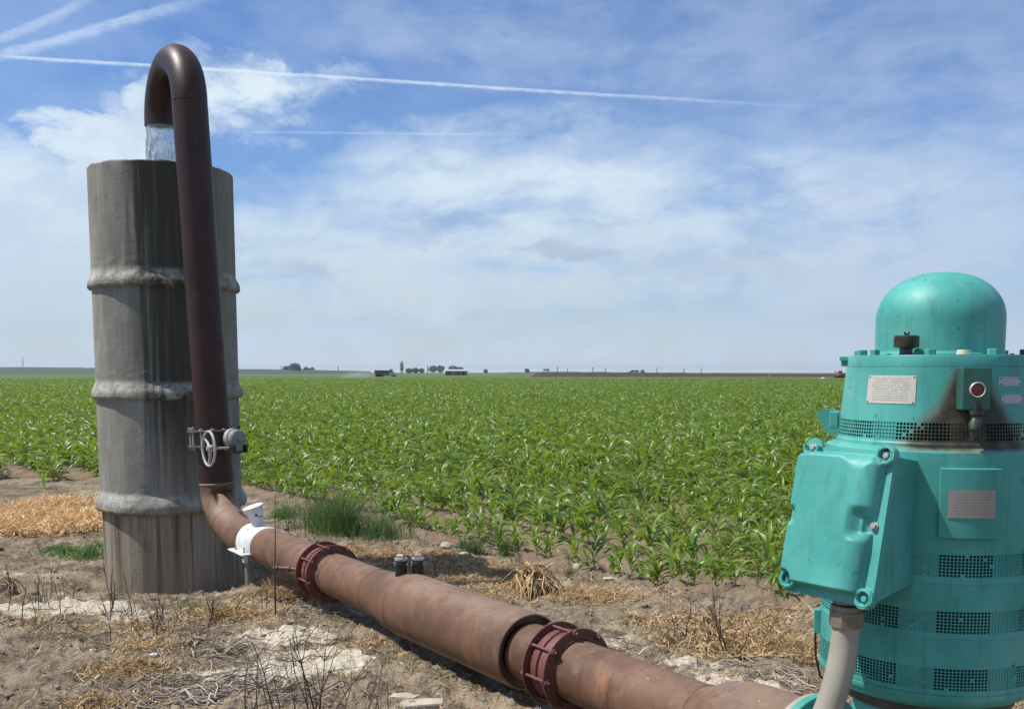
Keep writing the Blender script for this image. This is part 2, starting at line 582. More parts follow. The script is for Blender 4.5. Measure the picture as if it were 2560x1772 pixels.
M['print'] = mat_print('printed_label', (0.56, 0.52, 0.45), (0.17, 0.14, 0.11), 0, 13, 0.8)
M['nameplate'] = mat_print('worn_nameplate', (0.33, 0.30, 0.265), (0.15, 0.13, 0.115), 0, 10, 0.6)
M['smallplate'] = mat_print('small_plate_print', (0.40, 0.41, 0.42), (0.27, 0.26, 0.26), 0, 3, 0.5)


def mat_water():
    m, t = material('falling_water')
    c = t.coords()
    n = t.noise(t.scaled(c, (1, 1, 0.55)), 26, 5, 0.65, 0.6)
    foam = n.ss(0.50, 0.70)
    g = t.principled((0.93, 0.97, 1.0), 0.06, t.bump(n, 0.7, 0.02), spec=0.6, **{'Transmission Weight': 1.0, 'IOR': 1.33})
    w = t.principled(t.mix(t.noise(t.scaled(c, (1, 1, 0.5)), 17, 4, 0.7, 0.8).ss(0.35, 0.62), (0.42, 0.47, 0.50), (0.95, 0.97, 0.98)), 0.12, t.bump(n, 0.7, 0.02), spec=0.6)
    mx = t.new('ShaderNodeMixShader'); t.put(mx.inputs[0], foam * 0.55 + 0.25)
    t.nt.links.new(g, mx.inputs[1]); t.nt.links.new(w, mx.inputs[2])
    t.out(mx.outputs[0])
    return m


M['water'] = mat_water()

# ------------------------------------------------------------------ the lie of the land
NDIR = Vector((math.sin(0.6088), -math.cos(0.6088), 0))      # the pipeline runs this way, towards the pump
C0 = Vector((0.289, 4.272, 0.23))                             # centre of the near coupling's front ring
ROW = np.array([-0.59, 0.807])                                # the crop rows
PER = np.array([0.807, 0.59])
SPX, SPY = -3.08, 9.0                                         # standpipe
FIELD_END = 192.0


def field_mask(x, y):
    p = x * PER[0] + y * PER[1]
    s = x * ROW[0] + y * ROW[1]
    a = sstep(5.35, 5.75, p + 0.25 * (fbm(x * 0.8, y * 0.8, 5, 2) - 0.5))
    b = sstep(0, 1.0, s - (15.2 + np.maximum(5.65 - p, 0) * 1.25))
    return np.maximum(a, b)


def ground_z(x, y, detail=True):
    x = np.asarray(x, float); y = np.asarray(y, float)
    r = np.hypot(x, y)
    g = -0.30 * sstep(5.7, 8.8, y)
    g = g - 0.68 * np.clip((r - 12) / 210.0, 0, 1) - 0.0044 * np.clip(r - 330, 0, None)
    d = np.hypot(x - SPX, y - SPY)
    g = g - 0.12 * np.exp(-((d - 0.70) / 0.24) ** 2) * (0.35 + 0.65 * sstep(0.4, -0.5, y - SPY))
    # lip of soil in front of the standpipe and ridge on the left
    g = g + 0.12 * np.exp(-(((x + 1.85) / 0.38) ** 2 + ((y - 7.5) / 0.5) ** 2))
    g = g + 0.05 * np.exp(-(((x + 3.0) / 0.9) ** 2 + ((y - 6.35) / 0.28) ** 2))
    g = g - 0.07 * np.exp(-(((x + 3.9) / 0.7) ** 2 + ((y - 7.3) / 0.45) ** 2))
    p = x * PER[0] + y * PER[1]
    fm = field_mask(x, y)
    near = np.exp(-r / 40.0)
    g = g + fm * 0.035 * np.cos((p - 5.95) / 0.76 * 2 * np.pi) * near
    edge = np.exp(-((p - 5.25) / 0.20) ** 2) * (y < 17)
    g = g + edge * 0.06 * near
    if detail:
        nf = np.clip(1.2 - r / 45.0, 0.0, 1)
        g = g + nf * (0.10 * (fbm(x * 0.9, y * 0.9, 11, 3) - 0.5) * sstep(4.5, 6.5, y)
                      + 0.045 * (fbm(x * 3.1, y * 3.1, 21, 3) - 0.5)
                      + 0.068 * (fbm(x * 11, y * 11, 31, 3) - 0.5)
                      + 0.045 * np.maximum(fbm(x * 34, y * 34, 41, 2) - 0.5, -0.15))
    return g


def gz(x, y): return float(ground_z(np.array([x]), np.array([y]))[0])


def on_ground(x, y, it=6, z0=-0.1):
    """where the sight line through a measured point meets the soil"""
    d = ray(x, y)
    z = z0
    for _ in range(it):
        s = (z - CAMZ) / d.z
        z = 0.5 * z + 0.5 * gz(d.x * s, d.y * s)
    s = (z - CAMZ) / d.z
    return d.x * s, d.y * s


# pale crusted patches: (x, y) measured, half lengths in metres, strength
CRUST = [(690, 1492, .32, .20, 1.25), (720, 1478, .16, .16, 1.2), (640, 1428, .34, .14, 1.15), (660, 1420, .2, .1, 1.1), (130, 1372, .75, .16, .95), (260, 1368, .5, .14, .8),
         (520, 1350, .6, .18, .55), (560, 1465, .5, .3, .55), (940, 1580, .2, .10, .6), (1430, 1440, .5, .3, .3),
         (1560, 1490, .4, .18, .6), (1640, 1545, .3, .16, .8), (1480, 1400, .45, .2, .3), (380, 1345, .5, .2, .5),
         (80, 1290, .7, .3, .45), (1000, 1290, .5, .3, .3), (500, 1520, .5, .2, .5), (30, 1180, .8, .3, .4)]


def build_ground():
    front = np.radians(np.linspace(-36, 36, 621))
    back = np.radians(np.linspace(36, 324, 49))[1:-1]
    ang = np.concatenate([front, back])
    rr = [0.25]
    while rr[-1] < 9000:
        r = rr[-1]
        k = 1.25 if r < 2.2 else (1.0068 if r < 20 else (1.02 if r < 60 else 1.09))
        rr.append(r * k)
    rr = np.array(rr)
    A, Rr = np.meshgrid(ang, rr)
    X, Y = Rr * np.sin(A), Rr * np.cos(A)
    Z = ground_z(X, Y)
    crust = np.zeros_like(X)
    for (px, py, a, b, s) in CRUST:
        gx, gy = on_ground(px, py)
        crust = np.maximum(crust, s * np.exp(-(((X - gx) / a) ** 2 + ((Y - gy) / (b * 1.4)) ** 2)))
    crust = crust + 0.25 * sstep(0.5, 0.75, fbm(X * 0.7, Y * 0.7, 77, 4)) * (Y < 20)
    fm = field_mask(X, Y)
    far = sstep(FIELD_END - 4, FIELD_END + 2, Y) + (np.abs(A) > 1.0) * (Rr > 25)
    n = len(ang); m = len(rr)
    i = np.arange(m - 1)[:, None] * n
    j = np.arange(n)[None, :]
    j2 = (j + 1) % n
    F = np.stack([i + j, i + n + j, i + n + j2, i + j2], -1).reshape(-1, 4)
    V = np.stack([X, Y, Z], -1).reshape(-1, 3)
    F = F[:, ::-1]
    ctr = len(V)
    V = np.concatenate([V, [[0, 0, 0]]])
    T = np.stack([np.full(n, ctr), np.arange(n), (np.arange(n) + 1) % n], 1)[:, ::-1]
    z1 = lambda a: np.append(a.ravel(), 0)
    me = np_mesh('ground', V, [F, T], True, {'crust': z1(crust), 'field': z1(np.clip(fm, 0, 1)), 'far': z1(np.clip(far, 0, 1))})
    tag(link('ground', me, M['soil']), kind='structure')


build_ground()
CRP = [(*on_ground(px, py), a, b * 1.4, s) for (px, py, a, b, s) in CRUST]


def bare(x, y):
    """how much of a hard pale crust there is at a spot"""
    m = np.zeros_like(x)
    for gx, gy, a, b, s in CRP: m = np.maximum(m, s * np.exp(-(((x - gx) / a) ** 2 + ((y - gy) / b) ** 2)))
    return m

# ------------------------------------------------------------------ concrete standpipe
def build_standpipe():
    root = empty('concrete_standpipe', (SPX, SPY, 0), 'tall grey stained concrete pipe standing upright behind the rusty riser', 'concrete pipe')
    r0 = 0.606
    top = 3.255
    joints = [2.225, 1.281, 0.307]
    zs = [-0.75]
    prof = []

    def rad(z):
        r = r0 - 0.012 * (z < joints[2])
        for k, zj in enumerate(joints):
            w = (0.105, 0.115, 0.135)[k]
            t = (z - zj) / w
            if 0 <= t < 1.35:
                up = 1 - sstep(0.45, 1.3, np.array(t))
                r = max(r, r0 + (0.036, 0.038, 0.046)[k] * float(up) * (0.55 + 0.45 * float(sstep(0, .16, np.array(t)))))
        return r
    z = -0.75
    while z < top:
        near = min(abs(z - j - 0.05) for j in joints)
        prof.append((rad(z), z))
        z += 0.012 if near < 0.2 else 0.04
    for j in joints:
        prof += [(rad(j - 0.001), j - 0.001), (rad(j + 0.0005), j + 0.0005)]
    prof = sorted(prof, key=lambda q: q[1])
    prof += [(r0, top - 0.012), (r0 - 0.012, top), (r0 - 0.075, top), (r0 - 0.085, top - 0.012), (r0 - 0.085, 1.5)]
    n = 260
    a = np.arange(n) * 2 * np.pi / n
    V = []
    for k, (r, z) in enumerate(prof):
        ca, sa = np.cos(a), np.sin(a)
        rough = 0.0
        for j in joints:
            rough = max(rough, 1.0 if -0.02 < z - j < 0.24 else 0.0)
        nz = (fbm(a * 7.0 * 1.0, np.full(n, z * 6.0), 3, 3) - 0.5) * 0.004
        # seam-free: blend noise over the wrap
        nz2 = (fbm((a - 2 * np.pi) * 7.0, np.full(n, z * 6.0), 3, 3) - 0.5) * 0.004
        wgt = sstep(5.6, 2 * np.pi, a)
        nz = nz * (1 - wgt) + nz2 * wgt
        amp = 0.5 + 1.2 * rough
        if rough: nz = nz + (fbm(np.cos(a) * 11 + 30, np.sin(a) * 11 + z * 25, 8, 3) - 0.5) * 0.0035
        rr = r + nz * amp if k < len(prof) - 5 else np.full(n, r) + nz * 0.8
        zz = np.full(n, z) + (np.where(np.abs(z - top) < 0.03, (fbm(np.cos(a) * 6 + 20, np.sin(a) * 6 + 20, 9, 4) - 0.5) * 0.022, 0))
        if rough: zz = zz + (fbm(np.cos(a) * 3 + 5, np.sin(a) * 3 + 5, 19 + int(z * 2), 3) - 0.5) * 0.022
        V.append(np.stack([rr * ca, rr * sa, zz], 1))
    V = np.concatenate(V)
    m = len(prof)
    i = np.arange(m - 1)[:, None] * n
    j = np.arange(n)[None, :]
    F = np.stack([i + j, i + (j + 1) % n, i + n + (j + 1) % n, i + n + j], -1).reshape(-1, 4)
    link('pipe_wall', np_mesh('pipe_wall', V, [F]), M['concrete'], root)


build_standpipe()

# ------------------------------------------------------------------ pipeline, riser and bend
TH = 1.32            # metres per unit of distance along the line


def L(t, up=0.0, side=0.0):
    """point on the line, t units from the near coupling, raised and moved sideways (+ = away from the viewer)"""
    s = Vector((-NDIR.y, NDIR.x, 0))
    lift = 0.022 * max(0.0, min(1.0, (-t - 1.7) / 1.8))
    return C0 + NDIR * (t * TH) + Vector((0, 0, up + lift)) + s * side


PL = empty('discharge_pipeline', (0.289, 4.272, 0.0), 'long rusty steel pipe with couplings that rises to a bend over the concrete pipe', 'pipeline')
RB = Vector((-2.400, 8.13, 0.23))            # foot of the riser (axis)
RT = atY(432, 300, 8.13)                     # where the straight riser ends
RUP = (RT - RB).normalized()


def on_riser(z): return RB + RUP * ((z - RB.z) / RUP.z)


def build_pipeline():
    rn = 0.1365
    # return bend over the standpipe
    back = Vector((-0.572, 0.82, 0)).normalized()
    rb = 0.392
    b = MB()
    path = []
    zt = 2.08 + CAMZ
    top = on_riser(zt)
    for k in range(0, 37):
        a = math.pi * k / 36
        path.append(top + back * (rb - rb * math.cos(a)) + Vector((0, 0, 1)) * rb * math.sin(a))
    path.append(path[-1] - Vector((0, 0, 0.035)))
    b.tube(path, rn, 40, caps=False)
    # open mouth: inner wall
    mouth = path[-1]
    b.tube(path[-12:], rn - 0.009, 40, caps=False)
    vs, fs = [], []
    for k in range(40):
        t = 2 * math.pi * k / 40
        for r in (rn, rn - 0.009):
            vs.append(mouth + Vector((r * math.cos(t), r * math.sin(t), 0)))
    for k in range(40):
        fs.append((2 * k, 2 * ((k + 1) % 40), 2 * ((k + 1) % 40) + 1, 2 * k + 1))
    b.add(vs, fs)
    b.build('return_bend', M['maroon'], PL)
    # riser above and below the valve
    zv0, zv1 = atY(478, 1003, 8.13).z, atY(478, 968, 8.13).z
    b = MB(); b.tube([on_riser(zv1), on_riser(2.0), on_riser(zt)], rn, 40, caps=False)
    b.build('riser', M['maroon'], PL)
    ze = atY(488, 1088, 8.13).z
    b = MB(); b.tube([on_riser(ze), on_riser(zv0)], rn, 40, caps=False)
    b.build('riser_stub', M['maroon'], PL)
    b = MB()
    b.lathe(on_riser(ze), RUP, [(rn, -0.010), (rn + 0.005, -0.004), (rn + 0.005, 0.005), (rn, 0.011)], 40)
    b.build('weld_seam', M['weld'], PL)
    # elbow: smooth long radius turn in three welded gores
    tE = -3.02
    A = on_riser(ze)
    B = L(tE)
    corner = Vector((A.x, A.y, B.z))
    corner = on_riser(B.z)
    P = []
    for k in range(15):
        t = k / 14
        P.append((1 - t) ** 2 * A + 2 * t * (1 - t) * corner + t * t * B)
    # keep the gore joints a little angular
    Q = [P[0], P[2], P[3], P[6], P[7], P[8], P[11], P[12], P[14]]
    b = MB(); b.tube(Q, rn, 40, caps=False)
    b.build('elbow', M['pipe'], PL)
    for q0, q1 in ((Q[4], Q[5]), (Q[-2], Q[-1])):
        b = MB()
        ax = (q1 - q0).normalized()
        b.lathe(q1, ax, [(rn, -0.008), (rn + 0.004, -0.003), (rn + 0.004, 0.003), (rn, 0.008)], 40)
        b.build('weld_seam', M['pipe'], PL)
    # far plain section, from elbow to the far coupling and on to the wide pipe
    b = MB(); b.tube([L(tE), L(-2.6), L(-2.2), L(-1.9), L(-1.6), L(-1.43)], rn, 40, caps=False)
    b.build('narrow_pipe', M['pipe'], PL)
    # reducer and wide section
    rw = 0.181
    b = MB(); b.tube([L(-1.43), L(-1.34), L(-1.24), L(-1.16), L(-1.13)], [rn, rn + 0.006, rn + 0.03, rw - 0.003, rw], 48, caps=False)
    b.build('reducer', M['pipe'], PL)
    b = MB()
    b.tube([L(-1.13), L(-0.8), L(-0.5), L(-0.274)], rw, 48, caps=False)
    # open rim and its shadowed annulus
    b.lathe(L(-0.274), NDIR, [(rw, 0), (rw - 0.003, 0.004), (rw - 0.010, 0.004), (rw - 0.012, 0.0), (rw - 0.012, -0.02), (rn, -0.022)], 48)
    b.build('wide_pipe', M['pipe'], PL)
    for t, r in ((-1.43, rn), (-1.13, rw)):
        b = MB()
        b.lathe(L(t), NDIR, [(r, -0.006), (r + 0.003, -0.002), (r + 0.003, 0.002), (r, 0.006)], 48)
        b.build('weld_seam', M['pipe'], PL)
    # near narrow section up to the flared end under the pump
    b = MB(); b.tube([L(-0.28), L(-0.1), L(0.1), L(0.3), L(0.575)], rn, 40, caps=False)
    b.build('narrow_pipe', M['pipe'], PL)
    b = MB()
    b.tube([L(0.575), L(0.60), L(0.66), L(0.72), L(0.76), L(0.925)], [rn, rn + 0.008, rn + 0.045, 0.199, 0.203, 0.203], 48, caps=False)
    b.lathe(L(0.575), NDIR, [(rn, -0.007), (rn + 0.004, -0.002), (rn + 0.004, 0.002), (rn, 0.007)], 40)
    b.build('flared_end', M['pipe'], PL)
    # couplings
    for (t0, t1, nb, ph, stub) in ((-2.035, -1.905, 8, 12, True), (-0.1223, 0.0, 8, 7, False)):
        a, c = L(t0), L(t1)
        ax = (c - a).normalized()
        ln = (c - a).length
        cp = MB()
        cp.lathe(a, ax, [(rn + 0.002, 0.02), (rn + 0.022, 0.022), (rn + 0.027, 0.04), (rn + 0.027, ln * 0.42), (rn + 0.016, ln * 0.45), (rn + 0.016, ln * 0.50), (rn + 0.027, ln * 0.53), (rn + 0.027, ln - 0.03), (rn + 0.004, ln - 0.012)], 56)
        cp = cp.build('coupling', M['coupling'], PL)
        for q, w in ((0.0, 0.010), (ln - 0.010, 0.010)):
            f = MB()
            ri = rn + 0.006
            f.lathe(a + ax * q, ax, [(ri, 0), (0.187, 0), (0.189, 0.002), (0.189, w - 0.002), (0.187, w), (ri, w), (ri, 0)], 72)
            f.build('flange_ring', M['coupling'], cp)
        s = Vector((-ax.y, ax.x, 0))
        for k in range(nb):
            an = R(ph + 360 / nb * k)
            d = s * math.cos(an) + Vector((0, 0, 1)) * math.sin(an)
            p = a + d * 0.174
            bo = MB()
            bo.tube([p - ax * 0.022, p + ax * (ln + 0.026)], 0.0072, 8)
            bo.prism(p + ax * ln, ax, 0.0145, 0.012, 6, 0.3)
            bo.prism(p - ax * 0.001, -ax, 0.0145, 0.012, 6, 0.1)
            bo.build('bolt', M['coupling'], cp)
        if stub:
            p = a + (-s) * 0.15 + Vector((0, 0, 0.015))
            st = MB()
            d = (-s * 0.55 - ax * 0.8).normalized()
            st.tube([p - d * 0.0, p + d * 0.08], 0.013, 12)
            st.tube([p + d * 0.08, p + d * 0.1], 0.019, 12)
            st.tube([p + d * 0.1, p + d * 0.17], 0.014, 12)
            st.prism(p + d * 0.17, d, 0.021, 0.03, 6)
            st.build('drain_nipple', M['iron'], cp)
    # the two capped vents on the crown
    for (px, py) in ((903, 1290), (941, 1289)):
        # foot on the pipe crown: march along the sight line to the pipe surface
        best = None
        d = ray(px, py)
        y = 4.6
        while y < 7:
            q = Vector((0, 0, CAMZ)) + d * (y / d.y)
            w = q - C0
            t = w.dot(NDIR) / TH
            rr = rn + (rw - rn) * float(sstep(-1.4, -1.14, np.array(t)))
            ax = L(t)
            if (q - ax).length < rr + 0.004:
                best = q; break
            y += 0.004
        if best is None:
            best = L(-1.2, rw - 0.004, 0.05 if px > 920 else -0.03)
        v = MB()
        f = best - Vector((0, 0, 0.03))
        v.lathe(f, (0.03, 0, 1), [(0.0, 0), (0.033, 0), (0.033, 0.075), (0.036, 0.078), (0.036, 0.10), (0.034, 0.103), (0.0, 0.103)], 24)
        v = v.build('vent_socket', M['black'], PL)
        c = MB()
        c.lathe(f + Vector((0, 0, 0.1045)), (0.03, 0, 1), [(0.0, 0), (0.036, 0), (0.037, 0.004), (0.036, 0.012), (0.0, 0.012)], 24)
        c.prism(f + Vector((0, 0, 0.1165)), (0.03, 0, 1), 0.027, 0.020, 4, 0.5 + 0.4 * (px > 920), bevel=0.003)
        c.build('vent_plug', M['zinc'], v)
        for cx_, cy_ in ((0.0345, -0.012), (-0.031, -0.018)):
            k = MB()
            k.box(f + Vector((cx_, cy_, 0.085)), (0.010, 0.015, 0.021), bevel=0.002)
            k.build('clip', M['zinc'], v)
    # flow meter saddle
    a, c = L(-2.975), L(-2.76)
    ax = (c - a).normalized(); ln = (c - a).length
    s = Vector((-ax.y, ax.x, 0))
    Msd = Matrix((s, Vector((0, 0, 1)), ax)).transposed()
    rs = rn + 0.007
    sd = MB()
    cnt = 40
    vs, fs = [], []
    for (r, z) in ((rn + 0.001, -0.004), (rs, 0.0), (rs, ln), (rn + 0.001, ln + 0.004)):
        for k in range(cnt + 1):
            t = R(-16 + 212 * k / cnt)
            taper = 0.0
            vs.append(a + Msd @ Vector((r * math.cos(t), r * math.sin(t), z)))
    for j in range(3):
        for k in range(cnt):
            fs.append((j * (cnt + 1) + k, j * (cnt + 1) + k + 1, (j + 1) * (cnt + 1) + k + 1, (j + 1) * (cnt + 1) + k))
    sd.add(vs, fs, True)
    for sg in (-1, 1):
        an = R(196) if sg < 0 else R(-16)
        p = a + Msd @ Vector(((rs + 0.02) * math.cos(an), (rs + 0.02) * math.sin(an), ln / 2))
        Mx = Matrix((s, ax, Vector((0, 0, 1)))).transposed()
        sd.box(p + Vector((0, 0, 0.002)) - s * 0.006 * sg * -1, (0.075, ln * 1.08, 0.012), Mx, 0.003)
        sd.box(p + Vector((0, 0, -0.03)) + ax * ln * 0.42 + s * sg * 0.008, (0.03, 0.012, 0.06), Mx, 0.002)
    sd = sd.build('flow_meter', M['white_enamel'], PL)
    bg = MB(); an = R(128); q = a + Msd @ Vector((rs * math.cos(an), rs * math.sin(an), ln * 0.42))
    bg.prism(q, Msd @ Vector((math.cos(an), math.sin(an), 0)), 0.011, 0.002, 3, 0.4)
    bg.build('red_emblem', M['red_glass'], sd)
    # lower half of the clamp and its bolts
    lw = MB()
    vs, fs = [], []
    for (r, z) in ((rn + 0.001, 0.01), (rs, 0.012), (rs, ln - 0.012), (rn + 0.001, ln - 0.01)):
        for k in range(cnt + 1):
            t = R(200 + 140 * k / cnt)
            vs.append(a + Msd @ Vector((r * math.cos(t), r * math.sin(t), z)))
    for j in range(3):
        for k in range(cnt):
            fs.append((j * (cnt + 1) + k, j * (cnt + 1) + k + 1, (j + 1) * (cnt + 1) + k + 1, (j + 1) * (cnt + 1) + k))
    lw.add(vs, fs, True)
    lw.build('lower_strap', M['post'], sd)
    for sg in (-1, 1):
        an = R(196) if sg < 0 else R(-16)
        for q in (0.2, 0.8):
            p = a + Msd @ Vector(((rs + 0.025) * math.cos(an), (rs + 0.025) * math.sin(an), ln * q))
            bo = MB(); bo.tube([p - Vector((0, 0, 0.04)), p + Vector((0, 0, 0.05))], 0.006, 8)
            bo.prism(p + Vector((0, 0, 0.008)), (0, 0, 1), 0.013, 0.01, 6)
            bo.build('bolt', M['zinc'], sd)
    base = L(-2.875, rs - 0.012, -0.01)
    up = Vector((-0.24, -0.06, 1)).normalized()
    nk = MB(); nk.lathe(base - up * 0.012, up, [(0.056, 0), (0.048, 0.02), (0.045, 0.04), (0.045, 0.062)], 24)
    nk.build('meter_neck', M['white_enamel'], sd)
    hd = MB(); hd.lathe(base + up * 0.048, up, [(0.0, 0), (0.040, 0.0), (0.054, 0.010), (0.062, 0.06), (0.066, 0.092), (0.0, 0.092)], 32)
    hd.build('meter_head', M['white_enamel'], sd)
    ld = MB(); ld.lathe(base + up * 0.142, Vector((-0.28, -0.10, 1)), [(0.0, 0), (0.073, 0), (0.078, 0.004), (0.078, 0.014), (0.071, 0.020), (0.0, 0.021)], 36)
    ld.build('meter_lid', M['white_enamel'], sd)
    kn = MB()
    side = Vector((0.2, -1, 0.0)).normalized()
    kp = base + up * 0.098 + side * 0.066 + Vector((0.012, 0, 0))
    kn.prism(kp, side, 0.009, 0.010, 8)
    kn.tube([kp + side * 0.006, kp + side * 0.012 + Vector((0.02, 0.004, -0.010)), kp + side * 0.006 + Vector((0.045, 0.022, -0.013))], 0.0035, 8)
    kn.build('lid_latch', M['black'], sd)

    # butterfly valve between two flanges of the riser
    vr = MB()
    mid = on_riser((zv0 + zv1) / 2)
    hv = (zv1 - zv0) / 2
    vr.lathe(mid - RUP * (hv - 0.012), RUP, [(rn, 0), (rn + 0.022, 0.002), (rn + 0.022, 2 * hv - 0.026), (rn, 2 * hv - 0.024)], 40)
    stem = Vector((0.80, -0.60, 0)).normalized()
    vr.tube([mid + stem * 0.13, mid + stem * 0.235], 0.032, 16)
    vr.box(mid + stem * 0.185, (0.10, 0.03, 0.085), Matrix((Vector((0.6, 0.8, 0)), stem, Vector((0, 0, 1)))).transposed(), 0.004)
    vv = vr.build('butterfly_valve', M['iron'], PL)
    for q in (-hv - 0.004, hv - 0.010):
        f = MB(); f.lathe(mid + RUP * q, RUP, [(rn - 0.002, 0), (0.201, 0), (0.203, 0.002), (0.203, 0.014), (0.201, 0.016), (rn - 0.002, 0.016)], 56)
        f.build('flange', M['iron'], vv)
    for k in range(12):
        a2 = 2 * math.pi * (k + 0.5) / 12
        p = mid + Vector((math.cos(a2), math.sin(a2), 0)) * 0.178
        bo = MB()
        bo.tube([p - RUP * (hv + 0.03), p + RUP * (hv + 0.022)], 0.009, 8)
        bo.prism(p + RUP * (hv + 0.006), RUP, 0.018, 0.013, 6, 0.2)
        bo.prism(p - RUP * (hv + 0.004), -RUP, 0.018, 0.015, 6, 0.2)
        bo.build('bolt', M['zinc'] if k % 3 else M['wheel'], vv)
    g0 = mid + stem * 0.225 + Vector((0.0, 0, 0.006))
    gb = MB()
    gb.lathe(g0 + stem * 0.045, stem, [(0.0, 0), (0.070, 0), (0.074, 0.005), (0.074, 0.05), (0.066, 0.06), (0.040, 0.064), (0.0, 0.066)], 36)
    gb.lathe(g0 + stem * 0.108, stem, [(0.0, 0), (0.026, 0), (0.026, 0.012), (0.022, 0.016), (0.0, 0.017)], 20)
    gb.box(g0 + stem * 0.08 + Vector((0, 0, -0.075)), (0.075, 0.05, 0.055), Matrix((Vector((0.6, 0.8, 0)), stem, Vector((0, 0, 1)))).transposed(), 0.006)
    gb.build('gearbox', M['grey_paint'], vv)
    rim = MB(); rim.lathe(g0, stem, [(0.03, -0.002), (0.074, 0), (0.079, 0.005), (0.079, 0.040), (0.070, 0.044)], 36)
    rim.build('mounting_plate', M['wheel'], vv)
    lat = Vector((0.6, 0.8, 0)).normalized()
    cl = MB()
    cl.box(g0 + stem * 0.05 + lat * 0.04 + Vector((0, 0, 0.085)), (0.02, 0.02, 0.03), bevel=0.003)
    cl.build('top_clip', M['black'], vv)
    cl = MB()
    for sg in (-1, 1):
        cl.box(g0 + stem * 0.09 + lat * sg * 0.056 + Vector((0, 0, -0.075)), (0.022, 0.07, 0.05), Matrix((lat, stem, Vector((0, 0, 1)))).transposed(), 0.004)
    cl.box(g0 + stem * 0.09 + Vector((0, 0, -0.106)), (0.15, 0.06, 0.014), Matrix((lat, stem, Vector((0, 0, 1)))).transposed(), 0.003)
    cl.build('worm_housing', M['black'], vv)
    # hand wheel
    hub = atY(473, 1010, 7.80)
    wn = Vector((-0.80, -0.60, 0.02)).normalized()          # the wheel faces left and towards the viewer
    Mw = wn.to_track_quat('Z', 'Y').to_matrix()
    w = MB()
    ring = [hub + Mw @ Vector((0.135 * math.cos(2 * math.pi * k / 48), 0.135 * math.sin(2 * math.pi * k / 48), 0.01)) for k in range(49)]
    w.tube(ring, 0.0105, 12, caps=False)
    w.lathe(hub - wn * 0.012, wn, [(0.0, 0), (0.026, 0), (0.030, 0.01), (0.024, 0.03), (0.011, 0.032), (0.011, 0.04), (0.0, 0.04)], 20)
    for k in range(3):
        t = R(-97 + 120 * k)
        d = Mw @ Vector((math.cos(t), math.sin(t), 0))
        w.tube([hub + d * 0.02, hub + d * 0.075 - wn * 0.004, hub + d * 0.135 + wn * 0.008], [0.014, 0.0105, 0.0095], 10)
    w.build('handwheel', M['wheel'], vv)
    sh = MB(); e = g0 + stem * 0.075 + Vector((-0.01, 0, -0.072))
    sh.tube([hub - wn * 0.01, hub * 0.45 + e * 0.55, e], 0.010, 10)
    sh.build('wheel_shaft', M['wheel'], vv)
    return mouth


MOUTH = build_pipeline()


def build_post():
    p = L(-3.06)
    zg = gz(p.x, p.y) - 0.15
    root = empty('support_post', (p.x, p.y, zg), 'short steel post holding up the pipe beside the concrete pipe', 'post')
    b = MB(); b.tube([Vector((p.x, p.y, zg)), Vector((p.x, p.y, p.z - 0.137))], 0.036, 20)
    b.build('post', M['post'], root)
    b = MB(); b.box(Vector((p.x, p.y, p.z - 0.1395)), (0.12, 0.12, 0.010), bevel=0.002)
    b.build('saddle_plate', M['post'], root)


build_post()


def build_water():
    n, m = 96, 80
    zt, zb = MOUTH.z + 0.05, 2.3
    V = []
    a = np.arange(n) * 2 * np.pi / n
    for j in range(m):
        t = j / (m - 1)
        z = zt + (zb - zt) * t
        r = 0.124 + 0.012 * t
        nz = (fbm(np.cos(a) * 2.2 + 9, np.sin(a) * 2.2 + z * 7, 5, 4) - 0.5) * 0.05 * min(1, 0.25 + t * 3)
        nz = nz + (fbm(np.cos(a) * 6 + 9, np.sin(a) * 6 + z * 16, 15, 3) - 0.5) * 0.055 * min(1, t * 4)
        V.append(np.stack([(r + nz) * np.cos(a), (r + nz) * np.sin(a), np.full(n, z - 2.3)], 1))
    V = np.concatenate(V)
    i = np.arange(m - 1)[:, None] * n; j = np.arange(n)[None, :]
    F = np.stack([i + j, i + n + j, i + n + (j + 1) % n, i + (j + 1) % n], -1).reshape(-1, 4)
    caps = np.array([list(range(n))]), np.array([list(reversed(range((m - 1) * n, m * n)))])
    me = np_mesh('falling_water', V, [F, caps[0], caps[1]])
    o = link('falling_water', me, M['water'])
    o.location = (MOUTH.x, MOUTH.y, 2.3)
    tag(o, 'clear white water pouring from the bent pipe mouth into the concrete pipe', 'water')


build_water()

# ------------------------------------------------------------------ the pump motor
MX, MY = 1.241, 2.93


def cyl(theta, r, z):
    t = R(theta)
    return Vector((MX + r * math.sin(t), MY - r * math.cos(t), z))


def lathe_np(prof, n, cx, cy):
    a = np.arange(n) * 2 * np.pi / n
    V = np.concatenate([np.stack([cx + r * np.sin(a), cy - r * np.cos(a), np.full(n, z)], 1) for r, z in prof])
    m = len(prof)
    i = np.arange(m - 1)[:, None] * n; j = np.arange(n)[None, :]
    F = np.stack([i + j, i + (j + 1) % n, i + n + (j + 1) % n, i + n + j], -1).reshape(-1, 4)
    th = np.degrees(np.tile(a, m)); th = (th + 180) % 360 - 180
    return V, F, th


def stain_at(th, z):
    """oil baked onto the bell around the sight glass box: two plumes that spread downwards"""
    dz = np.clip((1.553 - z) / 0.21, 0, 1.3)
    c = np.abs(th + 3.5)
    w = 9.5 + 4.0 * dz + 30 * dz ** 2.0
    s = sstep(w + 6 + 9 * dz, w * 0.45, c)
    s = s * sstep(-0.02, 0.05, dz) * (z < 1.556)
    s = s * (1 - 0.55 * sstep(1.345, 1.325, z))
    return np.where(z < 1.3285, 0.55 * sstep(16, 8, c - 2) * sstep(1.315, 1.3285, z), s)


